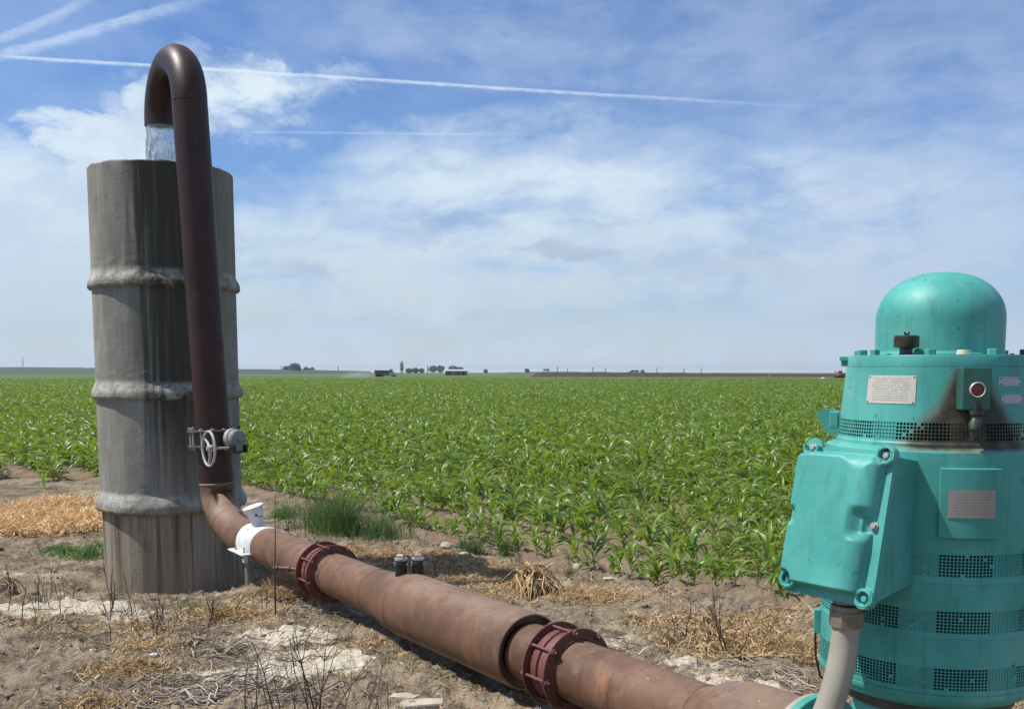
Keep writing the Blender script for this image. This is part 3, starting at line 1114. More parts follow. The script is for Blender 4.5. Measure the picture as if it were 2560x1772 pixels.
def grille(z0, z1, rows, cols, rad, open_fn, th0=0.0, stain=False):
    """perforated sheet wrapped all the way round; returns verts, faces for sheet and for the blanked zones behind"""
    pitch = 360.0 / cols
    bar = 0.26
    ths = []
    for c in range(cols):
        ths += [th0 + c * pitch, th0 + (c + bar) * pitch]
    zz = []
    ph = (z1 - z0) / rows
    for r in range(rows):
        zz += [z0 + r * ph, z0 + (r + bar) * ph]
    zz += [z1]
    zz = np.array(zz)
    nT = len(ths)
    V = []
    rr = rad if callable(rad) else (lambda z: rad)
    for d in (0.0, -0.0018):
        for z in zz:
            t = np.radians(np.array(ths))
            r = rr(z) + d
            V.append(np.stack([MX + r * np.sin(t), MY - r * np.cos(t), np.full(nT, z)], 1))
    V = np.concatenate(V)
    nz = len(zz)
    F = []
    off = nz * nT
    for j in range(nz - 1):
        hole_row = j % 2 == 1
        for k in range(nT):
            k2 = (k + 1) % nT
            if hole_row and k % 2 == 1 and rng.random() > 0.035:
                a, b, c, d = j * nT + k, j * nT + k2, (j + 1) * nT + k2, (j + 1) * nT + k
                F += [(a, b, b + off, a + off), (b, c, c + off, b + off), (c, d, d + off, c + off), (d, a, a + off, d + off)]
                continue
            F.append((j * nT + k, j * nT + k2, (j + 1) * nT + k2, (j + 1) * nT + k))
    return V, np.array(F), np.array(ths)


def blank_wall(zones, z0, z1, rad, inset):
    rr = rad if callable(rad) else (lambda z: rad)
    V, F = [], []
    for (a, b) in zones:
        n = max(2, int((b - a) / 3))
        i0 = len(V)
        for k in range(n + 1):
            for z in (z0, z1):
                V.append(tuple(cyl(a + (b - a) * k / n, rr(z) - inset, z)))
        for k in range(n):
            F.append((i0 + 2 * k, i0 + 2 * k + 2, i0 + 2 * k + 3, i0 + 2 * k + 1))
    return np.array(V), np.array(F)


def finish(name, V, F, mat, parent, smooth=False, attrs=None):
    off = np.array(world_loc(parent))
    return link(name, np_mesh(name, V - off, [F], smooth, attrs), mat, parent)


def build_motor():
    root = empty('pump_motor', (MX, MY, 0.6), 'big turquoise vertical pump motor with domed top and mesh vents', 'motor')
    n = 192
    z_b = 0.665
    bands = [(0.992, 1.0535), (0.838, 0.8995), (0.680, 0.7415)]
    rD = 0.304
    # drum: solid rings between the grilles
    prof_parts = [[(0.258, 0.618), (0.268, 0.620), (0.290, 0.634), (rD - 0.002, 0.648), (rD + 0.001, 0.655), (rD + 0.001, 0.6655), (rD - 0.002, 0.667), (rD - 0.002, 0.669), (rD, 0.670), (rD, 0.680), (rD - 0.05, 0.680)],
                  [(rD - 0.05, 0.7415), (rD, 0.7415), (rD, 0.8235), (rD + 0.0015, 0.8245), (rD + 0.0015, 0.826), (rD, 0.828), (rD, 0.838), (rD - 0.05, 0.838)],
                  [(rD - 0.05, 0.8995), (rD, 0.8995), (rD, 0.974), (rD + 0.0015, 0.975), (rD + 0.0015, 0.9765), (rD, 0.979), (rD, 0.992), (rD - 0.05, 0.992)],
                  [(rD - 0.05, 1.0535), (rD, 1.0535), (rD, 1.062), (rD, 1.10), (rD, 1.2), (rD, 1.29), (rD, 1.318), (rD - 0.001, 1.326), (rD - 0.004, 1.3285), (0.285, 1.3335), (0.272, 1.338)]]
    V, F, ST = [], [], []
    o = 0
    for pp in prof_parts:
        # duplicate points at sharp corners
        runs, cur = [], [pp[0]]
        for i in range(1, len(pp)):
            cur.append(pp[i])
            if i < len(pp) - 1:
                d1 = Vector((pp[i][0] - pp[i-1][0], pp[i][1] - pp[i-1][1])); d2 = Vector((pp[i+1][0] - pp[i][0], pp[i+1][1] - pp[i][1]))
                if d1.angle(d2) > R(40): runs.append(cur); cur = [pp[i]]
        runs.append(cur)
        for rn_ in runs:
            v, f, th = lathe_np(rn_, n, MX, MY)
            V.append(v); F.append(f + o); o += len(v)
            ST.append(stain_at(th, v[:, 2]))
    V = np.concatenate(V); F = np.concatenate(F); ST = np.concatenate(ST)
    finish('drum', V, F, M['teal'], root, True, {'stain': ST})
    # grilles
    C = -5.5
    for (z0, z1) in bands:
        V, F, ths = grille(z0, z1, 7, 200, rD, None, C - 13.5)
        g = finish('vent_grille', V, F, M['teal'], root)
        zones = [(C + 13.5 + 45 * k, C + 31.5 + 45 * k) for k in range(8)]
        for zn in zones:
            V, F = blank_wall([zn], z0, z1, rD, 0.0021)
            finish('vent_blank', V, F, M['teal'], g)
    # the dark works inside
    b = MB(); b.lathe((MX, MY, 0.64), (0, 0, 1), [(0.20, 0), (rD - 0.045, 0), (rD - 0.045, 0.68), (0.2, 0.68)], 48)
    b.build('core', M['dark'], root)
    # bell with mesh band
    def rb(z): return 0.2715 - (z - 1.345) / 0.2 * 0.0185 if z > 1.345 else 0.2715
    zz = list(np.linspace(1.4025, 1.553, 40))
    V, F, th = lathe_np([(rb(z), z) for z in zz], 256, MX, MY)
    finish('bell', V, F, M['teal'], root, True, {'stain': stain_at(th, V[:, 2])})
    V, F, th = lathe_np([(0.274, 1.334), (0.2745, 1.345), (0.2735, 1.3475), (rb(1.353), 1.349), (rb(1.353), 1.354)], 256, MX, MY)
    finish('bell_rim', V, F, M['teal'], root, True, {'stain': stain_at(th, V[:, 2])})
    V, F, ths = grille(1.354, 1.4025, 5, 180, rb, None, -16 + 1.0)
    th = np.degrees(np.arctan2(V[:, 0] - MX, -(V[:, 1] - MY)))
    g = finish('vent_grille', V, F, M['teal'], root, False, {'stain': stain_at(th, V[:, 2]) * 0.95})
    zones = [(-60, -45), (-15.2, 4.8), (45, 62), (100, 120), (165, 185), (225, 240)]
    for zn in zones:
        V, F = blank_wall([zn], 1.354, 1.4025, rb, 0.0021)
        th = np.degrees(np.arctan2(V[:, 0] - MX, -(V[:, 1] - MY)))
        finish('vent_blank', V, F, M['teal'], g, False, {'stain': stain_at(th, V[:, 2])})
    b = MB(); b.lathe((MX, MY, 1.34), (0, 0, 1), [(0.1, 0), (0.225, 0.001), (0.225, 0.08), (0.1, 0.08)], 48)
    b.build('core', M['dark'], root)
    # top plate
    b = MB(); b.lathe((MX, MY, 1.5525), (0, 0, 1), [(0.245, 0), (0.2495, 0.001), (0.2495, 0.031), (0.248, 0.0335), (0.1, 0.0340)], 128)
    b.box(cyl(-112, 0.258, 1.578), (0.03, 0.03, 0.013), Matrix.Rotation(R(-112), 3, 'Z'), 0.002)
    b.box(cyl(-112, 0.2535, 1.5655), (0.012, 0.03, 0.02), Matrix.Rotation(R(-112), 3, 'Z'), 0.002)
    b.build('top_plate', M['teal'], root)
    # dome
    prof = [(0.179, 1.5870), (0.179, 1.5920), (0.1745, 1.5935)]
    for z in np.linspace(1.60, 1.690, 6): prof.append((0.1745, z))
    for k in range(1, 25):
        t = k / 24 * math.pi / 2
        prof.append((0.1745 * max(math.cos(t), 0.0) ** 0.86 if k < 24 else 0.0008, 1.690 + 0.134 * math.sin(t) ** 1.0))
    V, F, th = lathe_np(prof, 128, MX, MY)
    d = finish('dome', V, F, M['teal_light'], root, True)
    for th, z, r in ((-60, 1.786, .118), (-75, 1.768, .139), (30, 1.780, .125), (-25, 1.815, .066)):
        p = MB(); q = cyl(th, r, z); p.prism(q - Vector((0, 0, 0.004)), (q - Vector((MX, MY, 1.69))), 0.004, 0.006, 8)
        p.build('paint_blob', M['teal_light'], d)
    # bolts and fittings on the plate
    for th in (-87, -70, -28, 14, 60, 105, 150, 195, 236):
        b = MB(); b.prism(cyl(th, 0.226, 1.5866), (0, 0, 1), 0.0150, 0.0155, 6, R(th + 20), bevel=0.0015)
        b.build('bolt', M['oily'] if th == 60 else M['teal'], root)
    for th in (-57, 32):
        b = MB(); b.prism(cyl(th, 0.226, 1.5866), (0, 0, 1), 0.006, 0.003, 10)
        b.build('set_screw', M['dark'], root)
    b = MB(); q = cyl(-6.7, 0.226, 1.5866)
    b.lathe(q, (0, 0, 1), [(0.019, 0), (0.0195, 0.004), (0.016, 0.006), (0.018, 0.0075), (0.0175, 0.012), (0.0, 0.0125)], 24)
    b.build('filler_plug', M['ivory'], root)
    q = cyl(-44.6, 0.222, 1.5866)
    b = MB(); b.lathe(q, (0, 0, 1), [(0.022, 0), (0.018, 0.003), (0.0165, 0.016), (0.022, 0.0185), (0.0325, 0.020), (0.0335, 0.023), (0.033, 0.050), (0.030, 0.0525), (0.0, 0.053)], 32)
    b = b.build('breather', M['oily'], root)
    w = MB()
    for sg in (-1, 1):
        w.prism(q + Vector((sg * 0.002, 0, 0.053)), (sg * 0.55, 0, 1), 0.0035, 0.010, 8, r2=0.0022)
    w.build('wing_nut', M['dark'], b)
    # label plates
    def plate(name, t0, t1, z0, z1, rad, mat, tilt=0.0, thick=0.0015, par=root, rivets=True):
        nn = 16
        vs, fs = [], []
        for dr in (0.0008, thick):
            for k in range(nn + 1):
                for z in (z0, z1):
                    vs.append(cyl(t0 + (t1 - t0) * k / nn, rad(z) + dr, z))
        for k in range(nn):
            i = 2 * k; j = i + 2 * (nn + 1)
            fs.append((j, j + 2, j + 3, j + 1))
        e = 2 * (nn + 1)
        for k in range(nn):
            i = 2 * k
            fs += [(i, i + 2, i + 2 + e, i + e), (i + 1, i + 1 + e, i + 3 + e, i + 3)]
        fs += [(0, e, e + 1, 1), (2 * nn, 2 * nn + 1, e + 2 * nn + 1, e + 2 * nn)]
        me = bpy.data.meshes.new(name)
        off = world_loc(par)
        me.from_pydata([tuple(v - off) for v in vs], [], fs)
        uv = me.uv_layers.new()
        for p in me.polygons:
            for li in p.loop_indices:
                vi = me.loops[li].vertex_index % e
                uv.data[li].uv = ((vi // 2) / nn, vi % 2)
        me.materials.append(mat)
        o = link(name, me, None, par)
        if rivets:
            for ta, za in ((t0 + 1.2, z1 - 0.004), (t1 - 1.2, z1 - 0.004), (t0 + 1.2, z0 + 0.004), (t1 - 1.2, z0 + 0.004)):
                rv = MB()
                c = cyl(ta, rad(za) + thick, za)
                rv.prism(c, c - Vector((MX, MY, za)), 0.0022, 0.0012, 8)
                if par is root: rv.build('rivet', M['iron'], o)
        return o
    plate('instruction_label', -66.9, -34.6, 1.4530, 1.5300, lambda z: rb(z), M['print'])
    plate('small_plate', 13.5, 30.8, 1.5027, 1.5268, lambda z: rb(z), M['smallplate'])
    plate('small_plate', 14.7, 31.8, 1.4554, 1.4804, lambda z: rb(z), M['smallplate'])
    # raised pad with nameplate on the drum
    pad = MB()
    nn = 12
    vs, fs = [], []
    t0, t1, z0, z1 = -19.8, 8.8, 1.1000, 1.2870
    for (dr, g) in ((-0.004, 0), (0.0115, 0), (0.0135, 0.45)):
        for k in range(nn + 1):
            for z in (z0 + g * 0.004, z1 - g * 0.004):
                tt = t0 + (t1 - t0) * k / nn
                tt = tt + (g * 0.8 if k == 0 else (-g * 0.8 if k == nn else 0))
                vs.append(cyl(tt, rD + dr, z))
    e = 2 * (nn + 1)
    for q in range(2):
        for k in range(nn):
            i = 2 * k + q * e
            fs += [(i, i + 2, i + 2 + e, i + e), (i + 1, i + 1 + e, i + 3 + e, i + 3)]
        fs += [(q * e, q * e + e, q * e + e + 1, q * e + 1), (2 * nn + q * e, 2 * nn + 1 + q * e, q * e + e + 2 * nn + 1, q * e + e + 2 * nn)]
    for k in range(nn):
        i = 2 * k + 2 * e
        fs.append((i, i + 2, i + 3, i + 1))
    pad.add(vs, fs)
    pd = pad.build('nameplate_pad', M['teal'], root)
    plate('nameplate', -15.9, 6.0, 1.1558, 1.2306, lambda z: rD + 0.0137, M['nameplate'], par=pd)
    # sight glass box
    b = MB()
    fr = Matrix.Rotation(R(-4), 3, 'Z')
    b.box(cyl(-4, 0.268, 1.4965), (0.074, 0.060, 0.113), fr, 0.004)
    bx = b.build('sight_box', M['oily_box'], root)
    q = cyl(-3.8, 0.2982, 1.4935)
    od = (q - Vector((MX, MY, q.z))).normalized()
    b = MB(); b.lathe(q, od, [(0.0165, 0), (0.0205, 0.0), (0.0205, 0.005), (0.019, 0.0065), (0.0165, 0.005)], 32)
    b.build('glass_ring', M['plate'], bx)
    b = MB(); b.lathe(q, od, [(0.0168, 0.001), (0.012, 0.0035), (0.0, 0.0045)], 24)
    b.build('sight_glass', M['red_glass'], bx)
    b = MB()
    q = cyl(-3.2, 0.292, 1.444)
    b.prism(q + Vector((0, 0, -0.004)), (0, 0, 1), 0.012, 0.02, 6)
    b.lathe(q + Vector((0, 0, -0.004)), (0, 0, -1), [(0.0, 0), (0.0185, 0), (0.0185, 0.012), (0.015, 0.015), (0.0, 0.016)], 20)
    b.tube([q + Vector((0, 0, -0.018)), q + Vector((0, 0, -0.030)), q + Vector((-0.006, -0.006, -0.042)), q + Vector((-0.012, -0.010, -0.058))], [0.013, 0.015, 0.016, 0.010], 14)
    b.tube([q + Vector((-0.012, -0.010, -0.056)), q + Vector((-0.010, -0.008, -0.074))], [0.007, 0.006], 10)
    b.build('drain_valve', M['oily'], bx)
    # lifting lug and strap on the far left
    b = MB()
    p = cyl(-110, 0.283, 1.395)
    fr = Matrix.Rotation(R(-110), 3, 'Z')
    b.box(p, (0.05, 0.026, 0.05), fr, 0.003)
    b.build('hinge_bracket', M['teal'], root)
    b = MB()
    lug = [(0.27, 1.345), (0.305, 1.345), (0.345, 1.400), (0.345, 1.412), (0.325, 1.424), (0.30, 1.424), (0.27, 1.41)]
    vs, fs = [], []
    for dt in (-3.0, 3.0):
        for (r, z) in lug: vs.append(cyl(-125 + dt, r, z))
    k = len(lug)
    fs = [tuple(range(k)), tuple(reversed(range(k, 2 * k)))] + [(i, (i + 1) % k, (i + 1) % k + k, i + k) for i in range(k)]
    b.add(vs, fs)
    b.build('lifting_lug', M['teal'], root)
    for zc in (0.775,):
        b = MB(); b.box(cyl(-108, 0.313, zc), (0.03, 0.02, 0.075), Matrix.Rotation(R(-108), 3, 'Z'), 0.003)
        b.build('clamp_bracket', M['teal'], root)
        b = MB(); q = cyl(-106, 0.318, zc - 0.035)
        b.tube([q, q + Vector((0.0, -0.01, -0.07)), q + Vector((0.012, -0.02, -0.13)), q + Vector((0.05, -0.03, -0.17))], 0.0035, 6)
        b.build('ground_wire', M['black'], root)
    return root


def build_terminal_box(root):
    th = -51.7
    u = Vector((math.sin(R(th)), -math.cos(R(th)), 0))            # outwards
    t = Vector((math.cos(R(th)), math.sin(R(th)), 0))             # to the right in the picture
    ax = Vector((MX, MY, 0))
    dT, dB, zT, zB = 0.422, 0.506, 1.334, 0.938
    hw = 0.134

    def fp(a, v, h=0.0):
        """point on the tilted front: a across (-1..1), v up (0..1), h proud of it"""
        d = dB + (dT - dB) * v
        z = zB + (zT - zB) * v
        nrm = (u * (zT - zB) + Vector((0, 0, 1)) * (dB - dT)).normalized()
        return ax + u * d + t * (a * hw) + Vector((0, 0, z)) + nrm * h
    # body: wedge between the drum and the cover
    b = MB()
    hb = 0.108
    dk = 0.27
    rows = [(0.0, zB + 0.010), (0.5, (zT + zB) / 2), (1.0, zT - 0.012)]
    vs, fs = [], []
    for v, z in rows:
        dF = dB + (dT - dB) * v - 0.004
        vs += [ax + u * dk - t * hb + Vector((0, 0, z)), ax + u * dF - t * (hw - 0.006) + Vector((0, 0, z)),
               ax + u * dF + t * (hw - 0.006) + Vector((0, 0, z)), ax + u * dk + t * hb + Vector((0, 0, z))]
    # back slopes up at the foot
    vs[0] += Vector((0, 0, 0.022)); vs[3] += Vector((0, 0, 0.022))
    vs[8] += Vector((0, 0, -0.022)); vs[11] += Vector((0, 0, -0.022))
    for j in range(2):
        for k in range(3):
            fs.append((4 * j + k, 4 * j + k + 1, 4 * j + k + 5, 4 * j + k + 4))
    fs += [(0, 3, 2, 1), (8, 9, 10, 11)]
    b.add(vs, fs)
    bmesh.ops.bevel(b.bm, geom=[e for e in b.bm.edges if len(e.link_faces) == 2 and e.calc_face_angle(0) > 0.6], offset=0.006, segments=2, affect='EDGES')
    tb = b.build('terminal_box', M['teal'], root)
    # cover: one sheet with raised panel, side notches and bolt pockets
    na, nv = 150, 190
    A, Vv = np.meshgrid(np.linspace(-1.0, 1.0, na), np.linspace(0, 1, nv))
    Wx, Hy = hw, 0.405
    X, Y = A * Wx, Vv * Hy
    hgt = 0.044
    x0_, x1_, y0_, y1_ = -Wx - 0.004, Wx - 0.018 - 0.016 * (1 - Vv), -0.2, Hy - 0.014
    cr = 0.030
    qx = np.abs(X - (x0_ + x1_) / 2) - (x1_ - x0_) / 2 + cr
    qy = np.abs(Y - (y0_ + y1_) / 2) - (y1_ - y0_) / 2 + cr
    sd_ = np.hypot(np.maximum(qx, 0), np.maximum(qy, 0)) + np.minimum(np.maximum(qx, qy), 0) - cr
    soft = np.where(X > 0.03, 0.050, 0.026)
    soft = 0.016 + 0.034 * sstep(0.0, 0.06, X)
    h = hgt * np.sqrt(np.clip(1 - (1 - np.clip(-sd_ / soft, 0, 1)) ** 2, 0, 1)) * sstep(0.020, 0.034, Y)
    cy = Hy * 0.515
    for sg in (1, -1):
        if sg < 0:
            h = h * (1 - 0.35 * sstep(Wx - 0.030, Wx - 0.012, -X) * sstep(0.030, 0.010, np.abs(Y - cy)))
            continue
        nx = sstep(Wx - 0.068, Wx - 0.040, X * sg)
        ny = sstep(0.026, 0.018, np.abs(Y - cy))
        ny2 = sstep(0.050, 0.016, np.abs(Y - cy)) * sstep(Wx - 0.09, Wx - 0.055, X * sg)
        h = h * (1 - np.maximum(nx * ny, 0.6 * ny2) * 0.92)
    bolts = [(-Wx + 0.024, Hy - 0.004), (Wx - 0.020, Hy - 0.012), (Wx - 0.020, 0.020), (-Wx + 0.014, 0.034)]
    for (bx, by) in bolts:
        d = np.hypot(X - bx, Y - by)
        wall = 0.017 * sstep(0.028, 0.024, d) * sstep(0.0155, 0.0175, d)
        h = np.where(d < 0.0155, np.minimum(h, 0.003), h)
        h = np.where((d >= 0.0155) & (d < 0.030), np.maximum(np.where(h > 0.02, h * sstep(0.014, 0.028, d), h), wall), h)
    # shallow dent low on the left
    h = h - 0.0035 * np.exp(-(((X + 0.055) / 0.04) ** 2 + ((Y - 0.10) / 0.06) ** 2)) * (h > 0.02)
    off = world_loc(tb)
    P = np.array([[tuple(fp(a, v, 0) - off) for a, v in ((-1, 0), (1, 0), (-1, 1), (1, 1))]]).reshape(4, 3)
    nrm = np.array((u * (zT - zB) + Vector((0, 0, 1)) * (dB - dT)).normalized())
    a_ = (A + 1) / 2
    base = P[0] * ((1 - a_) * (1 - Vv))[..., None] + P[1] * (a_ * (1 - Vv))[..., None] + P[2] * ((1 - a_) * Vv)[..., None] + P[3] * (a_ * Vv)[..., None]
    # corners of the sheet are rounded off
    top_s = base + nrm * (h + 0.012)[..., None]
    V = top_s.reshape(-1, 3)
    i = np.arange(nv - 1)[:, None] * na; j = np.arange(na - 1)[None, :]
    F = np.stack([i + j, i + j + 1, i + na + j + 1, i + na + j], -1).reshape(-1, 4)
    # skirt
    ring = np.concatenate([np.arange(na), np.arange(1, nv) * na + na - 1, (nv - 1) * na + np.arange(na - 2, -1, -1), np.arange(nv - 2, 0, -1) * na])
    sk_t = V[ring]; sk_b = base.reshape(-1, 3)[ring]
    m = len(ring)
    V = np.concatenate([V, sk_t, sk_b])
    o1 = na * nv; k = np.arange(m); k2 = (k + 1) % m
    Fs = np.stack([o1 + k, o1 + m + k, o1 + m + k2, o1 + k2], -1)
    me = np_mesh('cover', V, [F, Fs], True)
    cov = link('cover', me, M['teal_light'], tb)
    # ears
    for (bx, by) in bolts:
        if bx < 0 and by > 0.2:
            q = fp(bx / hw, by / Hy, 0.0); e = MB()
            e.lathe(q, Vector(nrm), [(0.0, 0.0), (0.026, 0.0), (0.027, 0.002), (0.027, 0.012), (0.0, 0.0135)], 32)
            e.build('bolt_boss', M['teal_light'], cov)
            continue
        q = fp(bx / hw, by / Hy, 0.0)
        e = MB(); nv3 = Vector(nrm)
        e.lathe(q, nv3, [(0.0, 0.0), (0.0265, 0.0), (0.0275, 0.002), (0.0275, 0.0245), (0.0262, 0.0272), (0.0192, 0.0272), (0.0176, 0.0255), (0.0168, 0.0155)], 32)
        e.build('bolt_boss', M['teal_light'], cov)
    for (bx, by) in bolts + [(Wx - 0.026, cy)]:
        q = fp(bx / hw, by / Hy, 0.014)
        nv3 = Vector(nrm)
        e = MB()
        e.prism(q, nv3, 0.0085, 0.010, 6, 0.4, bevel=0.001)
        e.lathe(q - nv3 * 0.001, nv3, [(0.0, 0), (0.0115, 0), (0.0115, 0.0025), (0.0, 0.003)], 16)
        e.build('bolt', M['zinc'] if by > 0.1 else M['teal_light'], cov)
    # conduit below
    c = Vector((0.894, 2.62, 0))
    b = MB()
    b.lathe(c + Vector((0, 0, zB + 0.012)), (0, 0, -1), [(0.043, 0.0), (0.043, 0.012), (0.036, 0.014), (0.036, 0.022)], 28)
    b.build('conduit_collar', M['hexnut'], tb)
    b = MB(); b.prism(c + Vector((0, 0, 0.866)), (0, 0, 1), 0.0455, 0.042, 8, 0.2, bevel=0.003)
    b.prism(c + Vector((0, 0, 0.9085)), (0, 0, 1), 0.041, 0.014, 20, 0.2, bevel=0.002)
    b.build('conduit_nut', M['hexnut'], tb)
    path = [c + Vector((0, 0, 0.868)), c + Vector((-0.002, 0, 0.82)), c + Vector((-0.012, -0.003, 0.75)), c + Vector((-0.03, -0.008, 0.68)), c + Vector((-0.06, -0.015, 0.60)), c + Vector((-0.10, -0.03, 0.50)), c + Vector((-0.14, -0.05, 0.36)), c + Vector((-0.15, -0.06, 0.0))]
    # smooth the path
    for _ in range(2):
        q = [path[0]]
        for a1, a2 in zip(path, path[1:]): q += [a1 * 0.75 + a2 * 0.25, a1 * 0.25 + a2 * 0.75]
        path = q + [path[-1]]
    b = MB(); b.tube(path, 0.0365, 28)
    b.build('conduit', M['conduit'], tb)


M['oily_box'] = simple_mat('sooty_teal_box', (0.028, 0.16, 0.135), 0.45, 0.6, 9, col2=(0.03, 0.075, 0.05), bump=0.05)
MOTOR = build_motor()
build_terminal_box(MOTOR)


def build_head():
    root = empty('well_pump', (MX, MY, 0), 'dark cast iron pump head beneath the turquoise motor', 'pump')
    b = MB()
    b.lathe((MX, MY, 0.0), (0, 0, 1), [(0.0, 0.0), (0.34, 0.0), (0.34, 0.04), (0.25, 0.05), (0.215, 0.09), (0.205, 0.20), (0.205, 0.36), (0.215, 0.44)], 56)
    b.build('discharge_body', M['teal'], root)
    b = MB()
    b.lathe((MX, MY, 0.583), (0, 0, 1), [(0.16, 0.0), (0.242, 0.0), (0.245, 0.004), (0.245, 0.030), (0.242, 0.0345), (0.16, 0.035)], 64)
    b.build('motor_flange', M['iron'], root)
    for k in range(4):
        a = -62 + 90 * k
        c = MB()
        c.box(cyl(a, 0.205, 0.5115), (0.11, 0.045, 0.142), Matrix.Rotation(R(a), 3, 'Z'), 0.006)
        c.build('column', M['teal'], root)
    b = MB(); b.lathe((MX, MY, 0.4405), (0, 0, 1), [(0.03, 0), (0.03, 0.142)], 24)
    b.build('shaft', M['iron'], root)
    b = MB(); b.lathe(L(0.926), NDIR, [(0.19, 0), (0.228, 0), (0.231, 0.003), (0.231, 0.024), (0.228, 0.027), (0.19, 0.027)], 56)
    b.build('outlet_flange', M['conduit'], root)
    b = MB(); b.lathe(L(0.9475), NDIR, [(0.10, 0), (0.238, 0), (0.241, 0.003), (0.241, 0.03), (0.235, 0.034), (0.205, 0.036), (0.205, 0.25)], 56)
    b.build('inlet_neck', M['teal'], root)


build_head()

# ------------------------------------------------------------------ maize plants
def corn_arrays(seed, h, nleaf=8):
    g = np.random.default_rng(seed)
    K = 7
    P, W, Sd = [], [], []
    az0 = g.uniform(0, 2 * np.pi)
    for i in range(nleaf):
        f = i / (nleaf - 1)
        az = az0 + np.pi * (i % 2) + g.normal(0, 0.35)
        zb = h * (0.10 + 0.50 * f)
        ln = h * (0.52 + 0.52 * math.sin(math.pi * (0.15 + 0.7 * f))) * g.uniform(0.85, 1.15)
        up = R(g.uniform(38, 60) + 22 * f)
        droop = g.uniform(1.5, 2.7) * (1.15 - 0.5 * f)
        t = np.linspace(0, 1, K)
        ang = up - droop * t ** 1.3
        ds = ln / (K - 1)
        r = np.concatenate([[0], np.cumsum(np.cos(ang[:-1]) * ds)]) + 0.006
        z = zb + np.concatenate([[0], np.cumsum(np.sin(ang[:-1]) * ds)])
        z = np.maximum(z, 0.02)
        tw = g.normal(0, 0.5)
        d = np.array([np.cos(az), np.sin(az)])
        sway = np.array([-d[1], d[0]]) * (g.normal(0, 0.05) * t ** 2)[:, None] * h
        c = np.stack([d[0] * r + sway[:, 0], d[1] * r + sway[:, 1], z], 1)
        w = h * 0.062 * g.uniform(0.75, 1.25) * np.sin(np.pi * np.clip(0.16 + 0.84 * t, 0, 1)) ** 0.75 * (1 - 0.12 * f)
        w[-1] = 0.0008
        side = np.stack([-d[1] * np.cos(tw * 3 * t), d[0] * np.cos(tw * 3 * t), np.sin(tw * 3 * t)], 1)
        P.append(c); W.append(w); Sd.append(side)
    P, W, Sd = np.array(P), np.array(W), np.array(Sd)
    # two half blades meeting in a shallow V along the midrib
    lift = np.array([0, 0, 1.0])
    N = len(P)
    V, F = [], []
    mid = P
    Lf = P - Sd * W[..., None] + lift * (W * 0.38)[..., None]
    Rt = P + Sd * W[..., None] + lift * (W * 0.38)[..., None]
    V = np.stack([Lf, mid, Rt], 2).reshape(-1, 3)
    b = (np.arange(N) * K * 3)[:, None] + (np.arange(K - 1) * 3)[None, :]
    F = np.concatenate([np.stack([b, b + 1, b + 4, b + 3], -1).reshape(-1, 4), np.stack([b + 1, b + 2, b + 5, b + 4], -1).reshape(-1, 4)])
    sv, sf = tube_np([(0, 0, -0.03), (g.normal(0, .004), g.normal(0, .004), h * 0.3), (g.normal(0, .01), g.normal(0, .01), h * 0.66)], [h * 0.019, h * 0.017, h * 0.008], 6)
    return (V, F), (sv, sf)


CORN = []
for k in range(10):
    (lv, lf), (sv, sf) = corn_arrays(100 + k, 0.275 + 0.018 * (k % 5), 9 + k % 3)
    lm = np_mesh('leaves', lv, [lf], True); lm.materials.append(M['corn'])
    sm = np_mesh('stalk', sv, [sf], True); sm.materials.append(M['stalk'])
    CORN.append((lm, sm))


def in_view(x, y, z):
    c, s = math.cos(PITCH), math.sin(PITCH)
    w = y * c - (z - CAMZ) * s
    v = y * s + (z - CAMZ) * c
    px = 1280 + FPX * x / w
    py = HOR + FPX * math.tan(PITCH) - FPX * v / w
    return px / DS, py / DS


def corn_points(s_step, d0, d1):
    """plants along the rows, between two distances from the viewer"""
    lim = d1 * 1.15
    pk = np.arange(int(-lim / 0.76) - 1, int(lim / 0.76) + 1) * 0.76 + 5.95
    sk = np.arange(0, lim, s_step)
    Pp, Ss = np.meshgrid(pk, sk)
    Pp, Ss = Pp.ravel(), Ss.ravel()
    n = len(Pp)
    Ss = Ss + rng.normal(0, s_step * 0.3, n)
    Pp = Pp + rng.normal(0, 0.045, n)
    x = PER[0] * Pp + ROW[0] * Ss
    y = PER[1] * Pp + ROW[1] * Ss
    r = np.hypot(x, y)
    ok = (r >= d0) & (r < d1) & (y < FIELD_END) & (np.abs(x) < 0.60 * y + 3.0) & (y > 3)
    x, y, Pp, Ss = x[ok], y[ok], Pp[ok], Ss[ok]
    a = Pp > 5.7
    b = Ss > 15.4 + np.maximum(5.65 - Pp, 0) * 1.25
    ok = a | b
    ok &= np.hypot(x - SPX, y - SPY) > 1.0
    ok &= rng.random(len(x)) > np.where((Pp < 8.5) & (Ss < 16), 0.14, 0.05)
    return x[ok], y[ok]


